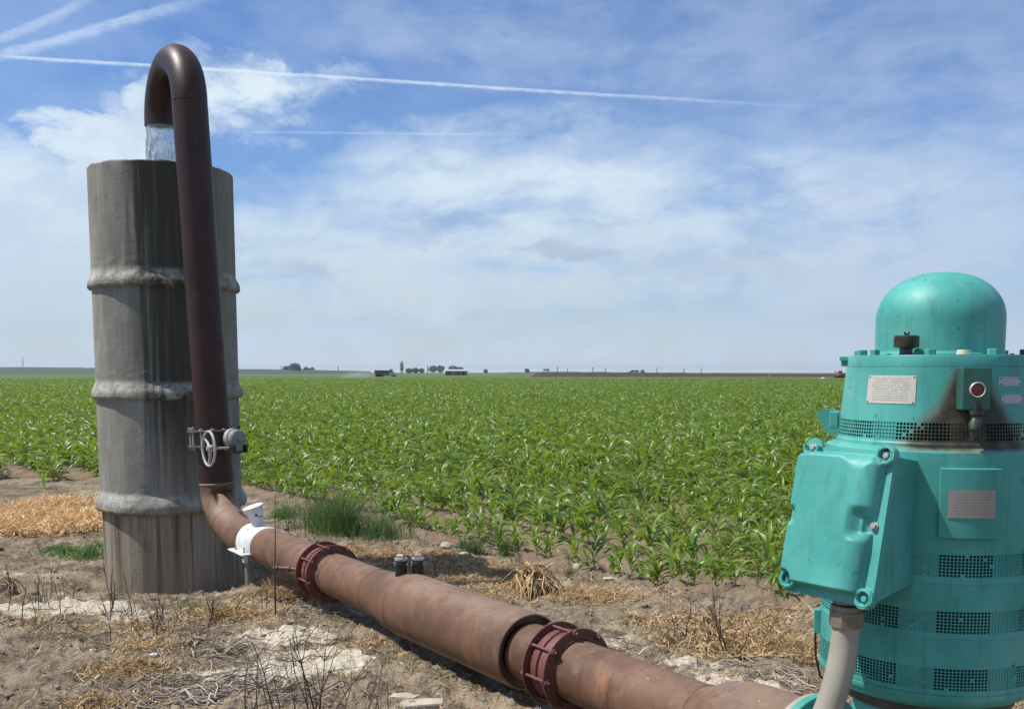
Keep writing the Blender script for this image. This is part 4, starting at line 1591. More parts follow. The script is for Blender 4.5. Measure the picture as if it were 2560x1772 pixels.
def build_corn():
    x1, y1 = corn_points(0.102, 0, 45)
    x2, y2 = corn_points(0.14, 45, 90)
    x3, y3 = corn_points(0.25, 90, 215)
    x = np.concatenate([x1, x2, x3]); y = np.concatenate([y1, y2, y3])
    z = ground_z(x, y, True)
    r = np.hypot(x, y)
    sc = rng.normal(1.0, 0.16, len(x)) * (0.9 + 0.35 * fbm(x * 0.35, y * 0.35, 55, 3))
    # stunted plants along the very edge of the crop
    p = x * PER[0] + y * PER[1]
    sc = sc * np.where((p < 6.2) & (y < 16), 0.86, 1.0) * np.where((p < 9.0) & (y < 16), 0.86, 1.0)
    sc = sc * np.where(r > 45, 1.08, 1.0) * np.where(r > 90, 1.12, 1.0)
    rot = rng.uniform(0, 2 * np.pi, len(x))
    var = rng.integers(0, 10, len(x))
    tilt = rng.normal(0, 0.07, (len(x), 2))
    # nearest plants that can be seen: things of their own
    px, py = in_view(x, y, z + 0.25)
    hidden = ((px > 1905) & (py < 1600)) | ((px > 1790) & (py < 1350) & (py > 1000)) | ((px > 205) & (px < 540))
    vis = (px > 5) & (px < 2300) & ~hidden
    order = np.argsort(np.where(vis, r, 1e9))[:298]
    mine = np.zeros(len(x), bool); mine[order] = True
    for i in order:
        o = empty('corn_plant', (x[i], y[i], z[i]), 'young green corn plant standing in the rows nearest the pipe', 'corn plant', 'corn plants in the nearest rows')
        o.rotation_euler = (tilt[i, 0], tilt[i, 1], rot[i])
        o.scale = (sc[i],) * 3
        lm, sm = CORN[var[i]]
        link('leaves', lm, None, o); link('stalk', sm, None, o)
    # the rest of the field as one carpet
    idx = np.nonzero(~mine)[0]
    me = bpy.data.meshes.new('corn_field')
    V = np.stack([x[idx], y[idx], z[idx]], 1).astype(np.float32)
    me.vertices.add(len(V)); me.vertices.foreach_set('co', V.ravel())
    a = me.attributes.new('rot', 'FLOAT_VECTOR', 'POINT')
    a.data.foreach_set('vector', np.stack([tilt[idx, 0], tilt[idx, 1], rot[idx]], 1).astype(np.float32).ravel())
    a = me.attributes.new('scl', 'FLOAT', 'POINT'); a.data.foreach_set('value', sc[idx].astype(np.float32))
    a = me.attributes.new('pick', 'INT', 'POINT'); a.data.foreach_set('value', var[idx].astype(np.int32))
    o = link('corn_field', me)
    tag(o, 'wide field of young green corn reaching to the far farms', 'corn field', kind='stuff')
    ng = bpy.data.node_groups.new('corn_scatter', 'GeometryNodeTree')
    ng.interface.new_socket('Geometry', in_out='INPUT', socket_type='NodeSocketGeometry')
    ng.interface.new_socket('Geometry', in_out='OUTPUT', socket_type='NodeSocketGeometry')
    nd, lk = ng.nodes, ng.links
    gi, go = nd.new('NodeGroupInput'), nd.new('NodeGroupOutput')
    jn = nd.new('GeometryNodeJoinGeometry')
    protos = {}
    for ob in COL.objects:
        if ob.name.startswith(('leaves', 'stalk')) and ob.parent and ob.parent.name.startswith('corn_plant'):
            protos.setdefault(ob.data.name, ob)
    for k in reversed(range(10)):
        lm, sm = CORN[k]
        j2 = nd.new('GeometryNodeJoinGeometry')
        for mm in (lm, sm):
            if mm.name not in protos: continue
            oi = nd.new('GeometryNodeObjectInfo'); oi.transform_space = 'ORIGINAL'
            oi.inputs['Object'].default_value = protos[mm.name]
            lk.new(oi.outputs['Geometry'], j2.inputs[0])
        gt = nd.new('GeometryNodeGeometryToInstance')
        lk.new(j2.outputs[0], gt.inputs[0])
        lk.new(gt.outputs[0], jn.inputs[0])
    def na(name, typ):
        n = nd.new('GeometryNodeInputNamedAttribute'); n.data_type = typ
        n.inputs['Name'].default_value = name
        return [s for s in n.outputs if s.enabled][0]
    ip = nd.new('GeometryNodeInstanceOnPoints')
    lk.new(gi.outputs[0], ip.inputs['Points'])
    lk.new(jn.outputs[0], ip.inputs['Instance'])
    ip.inputs['Pick Instance'].default_value = True
    lk.new(na('pick', 'INT'), ip.inputs['Instance Index'])
    e2r = nd.new('FunctionNodeEulerToRotation')
    lk.new(na('rot', 'FLOAT_VECTOR'), e2r.inputs[0])
    lk.new(e2r.outputs[0], ip.inputs['Rotation'])
    lk.new(na('scl', 'FLOAT'), ip.inputs['Scale'])
    lk.new(ip.outputs[0], go.inputs[0])
    md = o.modifiers.new('scatter', 'NODES'); md.node_group = ng
    # a lone seedling out on the bare soil left of the standpipe
    for (qx, qy, s, lab) in ((100, 1100, 0.75, 'small corn plant standing alone on bare soil left of the concrete pipe'),):
        gx, gy = on_ground(qx, qy, z0=-0.3)
        o = empty('corn_plant', (gx, gy, gz(gx, gy)), lab, 'corn plant', 'corn plants in the nearest rows')
        o.scale = (s,) * 3
        link('leaves', CORN[3][0], None, o); link('stalk', CORN[3][1], None, o)


build_corn()

# ------------------------------------------------------------------ straw, grass, weeds, twigs
def tube_batch(paths, radii, n=4):
    V, F = [], []
    o = 0
    for p, r in zip(paths, radii):
        v, f = tube_np(p, r, n)
        V.append(v); F.append(f + o); o += len(v)
    return np.concatenate(V), np.concatenate(F)


def scatter_patch(px, py, a, b, n, z0=-0.1, power=0.6):
    gx, gy = on_ground(px, py, z0=z0)
    t = rng.uniform(0, 2 * np.pi, n); r = np.minimum(np.abs(rng.normal(0, 0.62, n)), 1.7)
    return gx + a * r * np.cos(t), gy + b * r * np.sin(t)


def blades(x, y, h, w, lean, curl, K=4, z=None, lift=0.0):
    """blades of dry or green grass; lean 0 = upright, 1 = flat on the soil"""
    n = len(x)
    az = rng.uniform(0, 2 * np.pi, n)
    el = (1 - np.clip(lean + rng.normal(0, 0.16, n), 0, 1.0)) * np.pi / 2
    t = np.linspace(0, 1, K)[None, :]
    ang = el[:, None] - (curl * rng.uniform(0.2, 1.6, n))[:, None] * t
    hl = h * rng.uniform(0.5, 1.35, n)
    ds = (hl / (K - 1))[:, None]
    rr = np.concatenate([np.zeros((n, 1)), np.cumsum(np.cos(ang[:, :-1]) * ds, 1)], 1)
    zz = np.concatenate([np.zeros((n, 1)), np.cumsum(np.sin(ang[:, :-1]) * ds, 1)], 1)
    turn = rng.normal(0, 0.8, n)[:, None] * t
    dx = np.cos(az[:, None] + turn); dy = np.sin(az[:, None] + turn)
    X = x[:, None] + dx * rr; Y = y[:, None] + dy * rr
    G = ground_z(X, Y) if lean > 0.3 else np.repeat(ground_z(x, y)[:, None], K, 1)
    zz = np.maximum(zz, 0.004) if lean > 0.3 else zz
    Z = G + zz + (rng.random(n) * lift)[:, None]
    P = np.stack([X, Y, Z], -1)
    W = w * rng.uniform(0.6, 1.3, n)[:, None] * (1 - 0.85 * t ** 1.5) * np.ones((n, K))
    roll = rng.normal(0, 0.7, n)
    Sd = np.stack([-np.sin(az) * np.cos(roll), np.cos(az) * np.cos(roll), np.sin(roll)], 1)
    return strips(P, W, Sd)


def join(parts):
    V, F, o = [], [], 0
    for v, f in parts:
        V.append(v); F.append(f + o); o += len(v)
    return np.concatenate(V), np.concatenate(F)


def build_straw():
    parts = []
    # band of broken straw between the pipe and the crop, following the line of the field
    n = 26000
    s = rng.uniform(0, 1, n)
    ctrl = [(720, 1235), (900, 1262), (1080, 1290), (1230, 1345), (1400, 1360), (1600, 1420), (1760, 1480), (1850, 1500)]
    G = np.array([on_ground(*q) for q in ctrl])
    wd = np.interp(np.linspace(0, 1, 8), [0, .3, .6, 1], [0.35, 0.42, 0.42, 0.36])
    cx = np.interp(s, np.linspace(0, 1, 8), G[:, 0]); cy = np.interp(s, np.linspace(0, 1, 8), G[:, 1]); cw = np.interp(s, np.linspace(0, 1, 8), wd)
    off = rng.normal(0, 0.55, n)
    x, y = cx + PER[0] * off * cw, cy + PER[1] * off * cw
    keep = fbm(x * 2.2, y * 2.2, 91, 4) > 0.40
    x, y = x[keep], y[keep]
    parts.append(blades(x, y, 0.075, 0.0030, 0.86, 0.5, lift=0.018))
    # thinner litter further along and on the near side
    for (px, py, a, b, n2, l, h) in ((840, 1255, .9, .35, 2200, .85, .08), (1000, 1300, .6, .4, 1500, .85, .07), (620, 1300, .6, .4, 900, .8, .08),
                                     (520, 1385, .42, .22, 1500, .80, .085), (650, 1355, .34, .16, 2200, .62, .10), (640, 1330, .16, .12, 1000, .35, .10),
                                     (290, 1505, .26, .14, 1100, .75, .08), (330, 1460, .3, .16, 500, .85, .08), (230, 1590, .22, .1, 600, .85, .07),
                                     (1800, 1470, .20, .16, 1300, .6, .09), (1710, 1400, .4, .2, 900, .8, .07), (1290, 1335, .4, .22, 1500, .7, .09), (60, 1400, .8, .3, 500, .9, .06),
                                     (300, 1420, .9, .5, 900, .92, .06), (850, 1450, .7, .4, 500, .93, .05), (2290, 1560, .25, .2, 900, .6, .09)):
        x, y = scatter_patch(px, py, a, b, n2)
        parts.append(blades(x, y, h, 0.0027, l, 0.5, lift=0.012))
    # fine chaff and root litter over all the bare ground
    n = 32000
    y = rng.uniform(3.8, 12.5, n); x = rng.uniform(-0.60, 0.52, n) * y
    keep = (fbm(x * 1.1 + 7, y * 1.1, 71, 4) > 0.40) & (field_mask(x, y) < 0.6) & (np.hypot(x - SPX, y - SPY) > 0.64)
    keep &= rng.random(n) > bare(x, y) * 1.1
    parts.append(blades(x[keep], y[keep], 0.045, 0.0019, 0.95, 0.5, lift=0.006))
    V, F = join(parts)
    tag(link('dry_straw', np_mesh('dry_straw', V, [F], False), M['straw']), 'tan broken straw lying over the bare soil along the pipe', 'straw', kind='stuff')
    n = 16000
    y = rng.uniform(3.8, 10, n); x = rng.uniform(-0.60, 0.45, n) * y
    keep = (fbm(x * 1.7 + 3, y * 1.7, 171, 4) > 0.45) & (field_mask(x, y) < 0.4) & (np.hypot(x - SPX, y - SPY) > 0.64)
    keep &= rng.random(n) > bare(x, y) * 1.1
    V, F = blades(x[keep], y[keep], 0.06, 0.0017, 0.93, 0.4, lift=0.008)
    tag(link('dead_litter', np_mesh('dead_litter', V, [F], False), M['stick']), 'grey brown root litter strewn over the bare soil', 'litter', kind='stuff')
    # bright mat on the far left
    parts = []
    ctrl = [(-30, 1185), (60, 1160), (130, 1150), (215, 1180), (160, 1195), (30, 1205), (100, 1178)]
    for (px, py), n2, a, b in zip(ctrl, (1800, 2600, 3200, 2600, 2600, 1200, 2200), (.5, .5, .5, .32, .5, .6, .5), (.35, .5, .6, .5, .5, .3, .5)):
        x, y = scatter_patch(px, py, a, b, n2, -0.3)
        parts.append(blades(x, y, 0.14, 0.0042, 0.58, 0.9, lift=0.11))
    V, F = join(parts)
    tag(link('golden_straw', np_mesh('golden_straw', V, [F], False), M['gold']), 'thick mat of golden dry grass left of the concrete pipe', 'dry grass', kind='stuff')


build_straw()


def grass_clump(name, pts, label, cat, mat, h, w, lean, curl, group=None):
    parts = []
    for (px, py, a, b, n) in pts:
        x, y = scatter_patch(px, py, a, b, n, -0.2, 0.75)
        parts.append(blades(x, y, h, w, lean, curl, 5))
    V, F = join(parts)
    c = V.mean(0); c[2] = V[:, 2].min()
    o = link(name, np_mesh(name, V - c, [F], True), mat)
    o.location = c
    tag(o, label, cat, group)
    return o


GC = 'green clumps beside the field'
grass_clump('grass_clump', [(745, 1195, .40, .34, 520), (780, 1198, .24, .2, 560), (710, 1185, .42, .40, 300)], 'biggest dark green grass clump behind the first pipe coupling', 'grass clump', M['grass'], 0.40, 0.0034, 0.14, 0.8, GC)
grass_clump('grass_clump', [(850, 1208, .40, .32, 380), (880, 1212, .3, .24, 160)], 'lower dull green grass clump right of the biggest clump', 'grass clump', M['grass'], 0.28, 0.0030, 0.16, 0.7, GC)
grass_clump('grass_clump', [(640, 1165, .22, .18, 420)], 'thin yellowish green grass behind the white meter head', 'grass clump', M['weed'], 0.17, 0.0032, 0.3, 0.9, GC)
grass_clump('grass_clump', [(1068, 1245, .12, .12, 330)], 'small green tuft above the two black vent caps', 'grass clump', M['grass'], 0.17, 0.0030, 0.25, 0.8, GC)
grass_clump('grass_clump', [(1138, 1250, .08, .08, 160)], 'small upright green tuft behind the dried stump', 'grass clump', M['grass'], 0.20, 0.0028, 0.15, 0.5, GC)
grass_clump('grass_clump', [(1285, 1300, .06, .06, 120)], 'tiny green sprig just right of the dried stump', 'grass clump', M['grass'], 0.11, 0.0026, 0.15, 0.4, GC)
grass_clump('low_weed', [(150, 1245, .34, .28, 300), (200, 1250, .26, .24, 330), (120, 1240, .24, .2, 90), (225, 1235, .2, .3, 220)], 'low spreading green weed between golden grass and the concrete pipe', 'weed', M['weed'], 0.10, 0.0055, 0.45, 0.7, None)
grass_clump('low_weed', [(440, 1375, .14, .12, 160)], 'sparse green sprouts among dry stems below the concrete pipe', 'weed', M['weed'], 0.05, 0.0032, 0.45, 0.6, None)
grass_clump('low_weed', [(1040, 1232, .16, .10, 200)], 'pale green leafy weed on soil left of the small tuft', 'weed', M['weed'], 0.06, 0.0055, 0.45, 0.7, None)


def dry_weed(px, py, h, n, label, spread=0.35, branch=2, rad=0.0032, lean=(0, 0), mat='twig', base_r=0.05, group='dead weeds on the bare ground', seed=0, pt=None, wob=0.10):
    g = np.random.default_rng(seed + int(px) * 7 + int(py))
    gx, gy = pt if pt is not None else on_ground(px, py)
    z = gz(gx, gy) - 0.02
    paths, radii = [], []

    def grow(p, d, ln, r, lev):
        K = 6
        pts = [p]
        for k in range(K):
            d = d + g.normal(0, wob, 3) + np.array([0, 0, 0.03])
            d = d / np.linalg.norm(d)
            pts.append(pts[-1] + d * ln / K)
        paths.append(pts); radii.append(np.linspace(r, r * 0.35, K + 1))
        if lev > 0:
            for _ in range(g.integers(1, 4)):
                k = g.integers(2, K)
                ax = d + g.normal(0, 0.55, 3); ax[2] = abs(ax[2])
                grow(pts[k], ax / np.linalg.norm(ax), ln * g.uniform(0.3, 0.6), r * 0.6, lev - 1)
    for _ in range(n):
        a = g.uniform(0, 2 * np.pi)
        d = np.array([math.cos(a) * spread * g.uniform(0.2, 1.3) + lean[0], math.sin(a) * spread * g.uniform(0.2, 1.3) + lean[1], 1.0])
        b = np.array([g.normal(0, base_r), g.normal(0, base_r), 0])
        grow(b, d / np.linalg.norm(d), h * g.uniform(0.55, 1.1), rad * g.uniform(0.7, 1.2), branch)
    V, F = tube_batch(paths, radii, 5)
    o = link('dead_weed', np_mesh('dead_weed', V, [F], True), M[mat])
    o.location = (gx, gy, z)
    tag(o, label, 'dead weed', group)
    return o


dry_weed(618, 1392, 0.86, 1, 'tall straight bare stem standing in front of the first coupling', 0.02, 0, 0.0075, (0.0, 0.0), base_r=0.004, wob=0.03)
dry_weed(692, 1352, 0.58, 1, 'tall thin stem crossing the pipe at the first coupling', 0.02, 0, 0.0055, (0.0, 0.0), base_r=0.004, wob=0.03)
dry_weed(600, 1372, 0.28, 2, 'short bent brown stalks left of the tall straight stem', 0.2, 1, 0.003)
dry_weed(478, 1395, 0.26, 3, 'dark forked stem on bare soil below the concrete pipe', 0.14, 1, 0.0042, (0.08, 0), base_r=0.012)
dry_weed(350, 1425, 0.32, 16, 'dense thicket of thin grey stems in front of the concrete pipe', 0.3, 2, 0.0026, base_r=0.14)
dry_weed(395, 1420, 0.28, 9, 'looser grey stems on the right of the dense thicket', 0.35, 2, 0.0024, base_r=0.12)
dry_weed(283, 1400, 0.36, 3, 'dark stems by the lower left corner of the concrete pipe', 0.08, 1, 0.0036, base_r=0.05)
dry_weed(243, 1375, 0.2, 3, 'short dark twigs left of the concrete pipe foot', 0.15, 2, 0.0036, base_r=0.02)
dry_weed(65, 1385, 0.33, 9, 'cluster of dark stems near the left edge of the hollow', 0.16, 1, 0.0036, base_r=0.16)
dry_weed(110, 1370, 0.26, 7, 'smaller dark stems on the right side of the hollow', 0.2, 1, 0.003, base_r=0.12)
dry_weed(150, 1330, 0.2, 3, 'pair of faint twigs behind the dark hollow', 0.15, 1, 0.0028, base_r=0.08)
dry_weed(710, 1628, 0.42, 8, 'large bare bush rising from the bottom edge below the pale patch', 0.34, 2, 0.0042, (0.02, 0), base_r=0.03)
dry_weed(590, 1660, 0.40, 5, 'bare stems leaning left of the large bare bush', 0.32, 1, 0.0036, (-0.15, 0), base_r=0.05)
dry_weed(810, 1640, 0.36, 4, 'slender upright twigs right of the large bare bush', 0.2, 2, 0.0032, (0.03, 0), base_r=0.06)
dry_weed(870, 1640, 0.30, 2, 'thin dark twig pair near the bottom below the wide pipe', 0.12, 1, 0.003, base_r=0.03)
dry_weed(655, 1640, 0.34, 3, 'thin twigs between the leaning stems and bare bush', 0.2, 1, 0.003, base_r=0.04)
dry_weed(230, 1625, 0.22, 2, 'single pale stem near the bottom left corner', 0.15, 0, 0.003, base_r=0.03)
dry_weed(360, 1560, 0.26, 1, 'lone thin stalk beside the golden tuft on the left', 0.03, 1, 0.0026, base_r=0.01)
dry_weed(1640, 1475, 0.40, 6, 'spreading dark branches on bare soil behind the near pipe', 0.9, 2, 0.0048, (-0.35, 0.1), base_r=0.03)
dry_weed(1545, 1450, 0.36, 4, 'upright dark twigs left of the spreading branches', 0.35, 2, 0.0036, (0.05, 0), base_r=0.06)
dry_weed(1600, 1460, 0.34, 4, 'thin dark twigs among the spreading branches', 0.25, 2, 0.003, base_r=0.06)
dry_weed(1715, 1470, 0.34, 3, 'sparse twigs between the branches and turquoise box', 0.6, 2, 0.003, (0.3, 0.1), base_r=0.04)
dry_weed(1165, 1262, 0.17, 7, 'grey dead stems behind the dried stump', 0.4, 1, 0.0034, (-0.25, 0), base_r=0.05)
dry_weed(985, 1290, 0.16, 4, 'brown wisps standing behind the two vent caps', 0.4, 2, 0.0024, (0.2, 0), base_r=0.08)
dry_weed(880, 1280, 0.16, 4, 'brown wisps left of the two vent caps', 0.25, 2, 0.0024, base_r=0.08)
dry_weed(640, 1215, 0.16, 3, 'dry brown twig behind the white meter saddle', 0.5, 1, 0.005, (0.3, 0), mat='stick', base_r=0.03)


def dried_stump(px, py, h, r, n, label, seed):
    g = np.random.default_rng(seed)
    gx, gy = on_ground(px, py)
    paths, radii = [], []
    for _ in range(n):
        a = g.uniform(0, 2 * np.pi)
        top = np.array([g.normal(0, r * 0.45), g.normal(0, r * 0.45), h * g.uniform(0.45, 1.05)])
        foot = np.array([math.cos(a), math.sin(a), 0]) * r * g.uniform(0.55, 2.1)
        foot[2] = -0.02
        mid = top * 0.45 + foot * 0.55 + np.array([math.cos(a), math.sin(a), 0]) * r * 0.25 + np.array([0, 0, h * 0.12])
        mid2 = (mid + foot) / 2 + g.normal(0, r * 0.17, 3) + np.array([math.cos(a), math.sin(a), 0]) * r * 0.08
        paths.append([top - np.array([0, 0, h * 0.04]), top * .8 + mid * .2 + g.normal(0, r * .05, 3), mid, mid2, foot + g.normal(0, r * .05, 3) * [1, 1, 0]])
        radii.append(np.array([1, 1.2, 1, .8, .4]) * g.uniform(0.0016, 0.0055) * h / 0.2)
    # brown fibrous core
    V, F = tube_batch(paths, radii, 5)
    a = np.arange(14) * 2 * np.pi / 14
    core = []
    for z, q in ((-0.02, 1.05), (h * .3, .85), (h * .65, .55), (h * .92, .2)):
        core.append(np.stack([np.cos(a) * r * q * (1 + g.normal(0, .12, 14)), np.sin(a) * r * q * (1 + g.normal(0, .12, 14)), np.full(14, z)], 1))
    core = np.concatenate(core)
    i = np.arange(3)[:, None] * 14; j = np.arange(14)[None, :]
    cf = np.stack([i + j, i + (j + 1) % 14, i + 14 + (j + 1) % 14, i + 14 + j], -1).reshape(-1, 4)
    cap = np.array([np.arange(42, 56)])
    o = link('dried_stump', np_mesh('dried_stump', V, [F], True), M['straw'])
    o.location = (gx, gy, gz(gx, gy))
    tag(o, label, 'dried plant', 'dried up plant clumps')
    link('core', np_mesh('core', core, [cf, cap], True), M['clod'], o)


dried_stump(1198, 1338, 0.225, 0.125, 210, 'big shaggy dried clump of roots beside the wide pipe', 3)
dried_stump(1315, 1305, 0.085, 0.09, 50, 'small flattened dried clump right of the big shaggy one', 4)
dried_stump(640, 1345, 0.10, 0.08, 50, 'rounded pale dried clump in front of the first coupling', 5)
dried_stump(10, 1330, 0.13, 0.10, 40, 'reddish brown dried clump at the left edge', 6)


def twig_pile(pts, n, label, name, seed, mat='stick', ln=0.35, rad=0.0042):
    g = np.random.default_rng(seed)
    paths, radii = [], []
    c0 = np.array(on_ground(*pts[0][:2]))
    for _ in range(n):
        q = pts[g.integers(0, len(pts))]
        gx, gy = on_ground(q[0] + g.normal(0, q[2]), q[1] + g.normal(0, q[3]))
        a = R(q[4] + g.normal(0, 26))
        l = ln * g.uniform(0.4, 1.4)
        K = 7
        p = np.array([gx, gy]); ptsl = []
        for k in range(K):
            zz = gz(p[0], p[1]) + 0.006 + 0.02 * g.random()
            ptsl.append([p[0] - c0[0], p[1] - c0[1], zz])
            a += g.normal(0, 0.16)
            p = p + np.array([math.cos(a), math.sin(a)]) * l / K
        paths.append(ptsl); radii.append(np.linspace(1, .4, K) * rad * g.uniform(.5, 1.3))
    V, F = tube_batch(paths, radii, 5)
    o = link(name, np_mesh(name, V, [F], True), M[mat])
    o.location = (c0[0], c0[1], 0)
    tag(o, label, 'twigs', kind='stuff')


twig_pile([(420, 1530, 60, 20, 20), (380, 1560, 60, 12, 5), (440, 1470, 30, 16, 65), (300, 1580, 60, 10, 10), (520, 1500, 60, 12, 30), (560, 1560, 60, 14, 35), (420, 1585, 80, 8, 160), (620, 1575, 40, 12, 40)], 150, 'scatter of pale dead twigs lying across the lower left soil', 'fallen_twigs', 8, rad=0.0042)
twig_pile([(1790, 1530, 30, 14, 150), (1760, 1520, 30, 12, 200), (1820, 1545, 16, 12, 110), (1700, 1510, 40, 14, 170)], 42, 'pale dead twigs on the soil beside the pump motor', 'fallen_twigs', 9, ln=0.28, rad=0.0036)
twig_pile([(480, 1450, 120, 16, 10), (700, 1460, 60, 18, 25), (200, 1440, 160, 14, 8), (1450, 1450, 60, 14, 170), (100, 1420, 80, 20, 5)], 46, 'thin dark twigs strewn over the bare soil', 'fallen_twigs', 10, 'twig', 0.3, 0.003)


def rock(px, py, size, label, cat, mat, group=None, seed=0, flat=0.5, name='stone', group_ok=True):
    g = np.random.default_rng(seed + int(px * 3 + py))
    gx, gy = on_ground(px, py)
    b = bmesh.new()
    bmesh.ops.create_icosphere(b, subdivisions=3, radius=1)
    off = g.uniform(0, 50)
    for v in b.verts:
        c = v.co
        k = 1 + 0.75 * (float(fbm(np.array([c.x * 1.6 + off]), np.array([c.y * 1.6 + c.z * 2.1]), 5, 3)[0]) - 0.5)
        v.co = Vector((c.x * k * size[0], c.y * k * size[1], max(c.z * k, -0.4) * size[2]))
    for f in b.faces: f.smooth = True
    me = bpy.data.meshes.new(name); b.to_mesh(me); b.free()
    me.materials.append(M[mat])
    o = link(name, me); o.location = (gx, gy, gz(gx, gy) + size[2] * 0.25)
    o.rotation_euler = (0, 0, g.uniform(0, 6))
    tag(o, label, cat, group)


def slab(px, py, pts, thick, label, rot=0.0):
    gx, gy = on_ground(px, py)
    b = MB()
    n = len(pts)
    c, s = math.cos(rot), math.sin(rot)
    P = [Vector((gx + x * c - y * s, gy + x * s + y * c, 0)) for x, y in pts]
    z = gz(gx, gy)
    vs = [p + Vector((0, 0, z - 0.02)) for p in P] + [p + Vector((0, 0, z + thick)) for p in P]
    b.add(vs, [tuple(reversed(range(n))), tuple(range(n, 2 * n))] + [(i, (i + 1) % n, (i + 1) % n + n, i + n) for i in range(n)])
    bmesh.ops.bevel(b.bm, geom=b.bm.edges[:], offset=0.004, segments=2, affect='EDGES')
    e = b.build('broken_slab', M['stone'])
    tag(e, label, 'stone', 'pale stones on the ground')


ST = 'pale stones on the ground'
slab(910, 1572, [(-.07, -.03), (.05, -.05), (.08, .01), (.0, .04), (-.06, .03)], 0.018, 'thin pale broken slab at the bottom edge below the wide pipe')
slab(955, 1590, [(-.10, -.04), (.08, -.05), (.10, .03), (-.02, .06), (-.11, .03)], 0.022, 'wider pale broken slab right at the bottom edge', 0.3)
rock(1005, 1236, (.065, .05, .045), 'pale stone block beside the small green tuft', 'stone', 'stone', ST)
rock(1045, 1246, (.055, .045, .02), 'flat pale clod right of the stone block', 'stone', 'stone', ST)
rock(1300, 1278, (.045, .04, .03), 'pale stone behind the small flattened clump', 'stone', 'stone', ST)
rock(1375, 1298, (.07, .035, .016), 'flat pale stone on the furrow edge', 'stone', 'stone', ST)
rock(345, 1475, (.028, .02, .012), 'white stone on the soil below the grey thicket', 'stone', 'white_enamel', ST)
rock(210, 1470, (.022, .016, .010), 'white chip left of the white stone', 'stone', 'white_enamel', ST)
rock(295, 1478, (.018, .012, .008), 'tiny white chip by the foot of the concrete pipe', 'stone', 'white_enamel', ST)


def clods():
    """small lumps of earth and chips strewn about: far too many to count"""
    n = 5200
    y = rng.uniform(3.6, 13, n); x = rng.uniform(-0.62, 0.56, n) * y
    r = np.exp(rng.normal(-4.75, 0.55, n)) * (0.7 + y * 0.05)
    keep = (fbm(x * 1.3, y * 1.3, 63, 3) > 0.42) & (np.hypot(x - MX, y - MY) > 0.45) & (field_mask(x, y) < 0.5) & (np.hypot(x - SPX, y - SPY) > 0.66)
    x, y, r = x[keep], y[keep], np.minimum(r[keep], 0.045)
    b = bmesh.new(); bmesh.ops.create_icosphere(b, subdivisions=1, radius=1)
    bv = np.array([tuple(v.co) for v in b.verts]); bf = np.array([[v.index for v in f.verts] for f in b.faces]); b.free()
    m = len(x)
    k = 1 + rng.normal(0, 0.22, (m, len(bv), 1))
    ax = rng.uniform(0.55, 1.35, (m, 1, 3)) * np.array([1, 1, 0.62])
    an = rng.uniform(0, 6.28, m); c, s = np.cos(an), np.sin(an)
    P = bv[None] * k * ax * r[:, None, None]
    Q = np.stack([P[..., 0] * c[:, None] - P[..., 1] * s[:, None], P[..., 0] * s[:, None] + P[..., 1] * c[:, None], P[..., 2]], -1)
    Q += np.stack([x, y, ground_z(x, y) + r * 0.15], 1)[:, None, :]
    F = (bf[None] + (np.arange(m) * len(bv))[:, None, None]).reshape(-1, 3)
    me = np_mesh('earth_clods', Q.reshape(-1, 3), [F], True)
    me.materials.append(M['clod']); me.materials.append(M['stone'])
    mi = np.repeat((rng.random(m) < 0.08).astype(np.int32), len(bf))
    me.polygons.foreach_set('material_index', mi)
    tag(link('earth_clods', me), 'small lumps of dry earth and chips strewn over the ground', 'clods', kind='stuff')


clods()
# ------------------------------------------------------------------ the far side of the field
def far_z(Y): return -0.98


def tree(px, ytop, ybase, Y, wpx, label, seed, tall=False, n=260):
    g = np.random.default_rng(seed)
    foot = atY(px, ybase, Y); top = atY(px, ytop, Y)
    zb = float(ground_z(np.array([foot.x]), np.array([Y]))[0])
    h = top.z - zb
    w = wpx * DS / FPX * Y / 2
    root = empty('far_tree', (foot.x, Y, zb), label, 'tree', 'trees on the far horizon')
    b = MB()
    b.tube([Vector((foot.x, Y, zb)), Vector((foot.x + g.normal(0, .02) * h, Y, zb + h * 0.4)), Vector((foot.x, Y, zb + h * 0.75))], [h * .035, h * .025, h * .008], 8)
    b.build('trunk', M['bark'], root)
    # leaf clumps through the crown
    N = n
    t = g.uniform(0, 2 * np.pi, N); ph = np.arccos(g.uniform(-1, 1, N)); r = g.uniform(.35, 1, N) ** .6
    lob = 1 + 0.25 * np.sin(3 * t + seed) * np.sin(ph * 2)
    c = np.stack([np.cos(t) * np.sin(ph) * r * w * lob, np.sin(t) * np.sin(ph) * r * w * lob, np.cos(ph) * r * h * (.48 if tall else .42) + h * (.52 if tall else .56)], 1)
    s = (0.16 if not tall else .22) * w * g.uniform(.6, 1.4, N)
    V, F = [], []
    q = np.array([[-1, -.6, 0], [1, -.7, 0], [1.1, .6, 0], [-.8, .8, 0], [0, 0, .5]])
    for k in range(N):
        M3 = np.linalg.qr(g.normal(0, 1, (3, 3)))[0]
        i = len(V) * 5
        V.append(c[k] + (q @ M3) * s[k])
        F += [(i, i + 1, i + 4), (i + 1, i + 2, i + 4), (i + 2, i + 3, i + 4), (i + 3, i, i + 4)]
    link('crown', np_mesh('crown', np.concatenate(V), [np.array(F)], False), M['tree'], root)


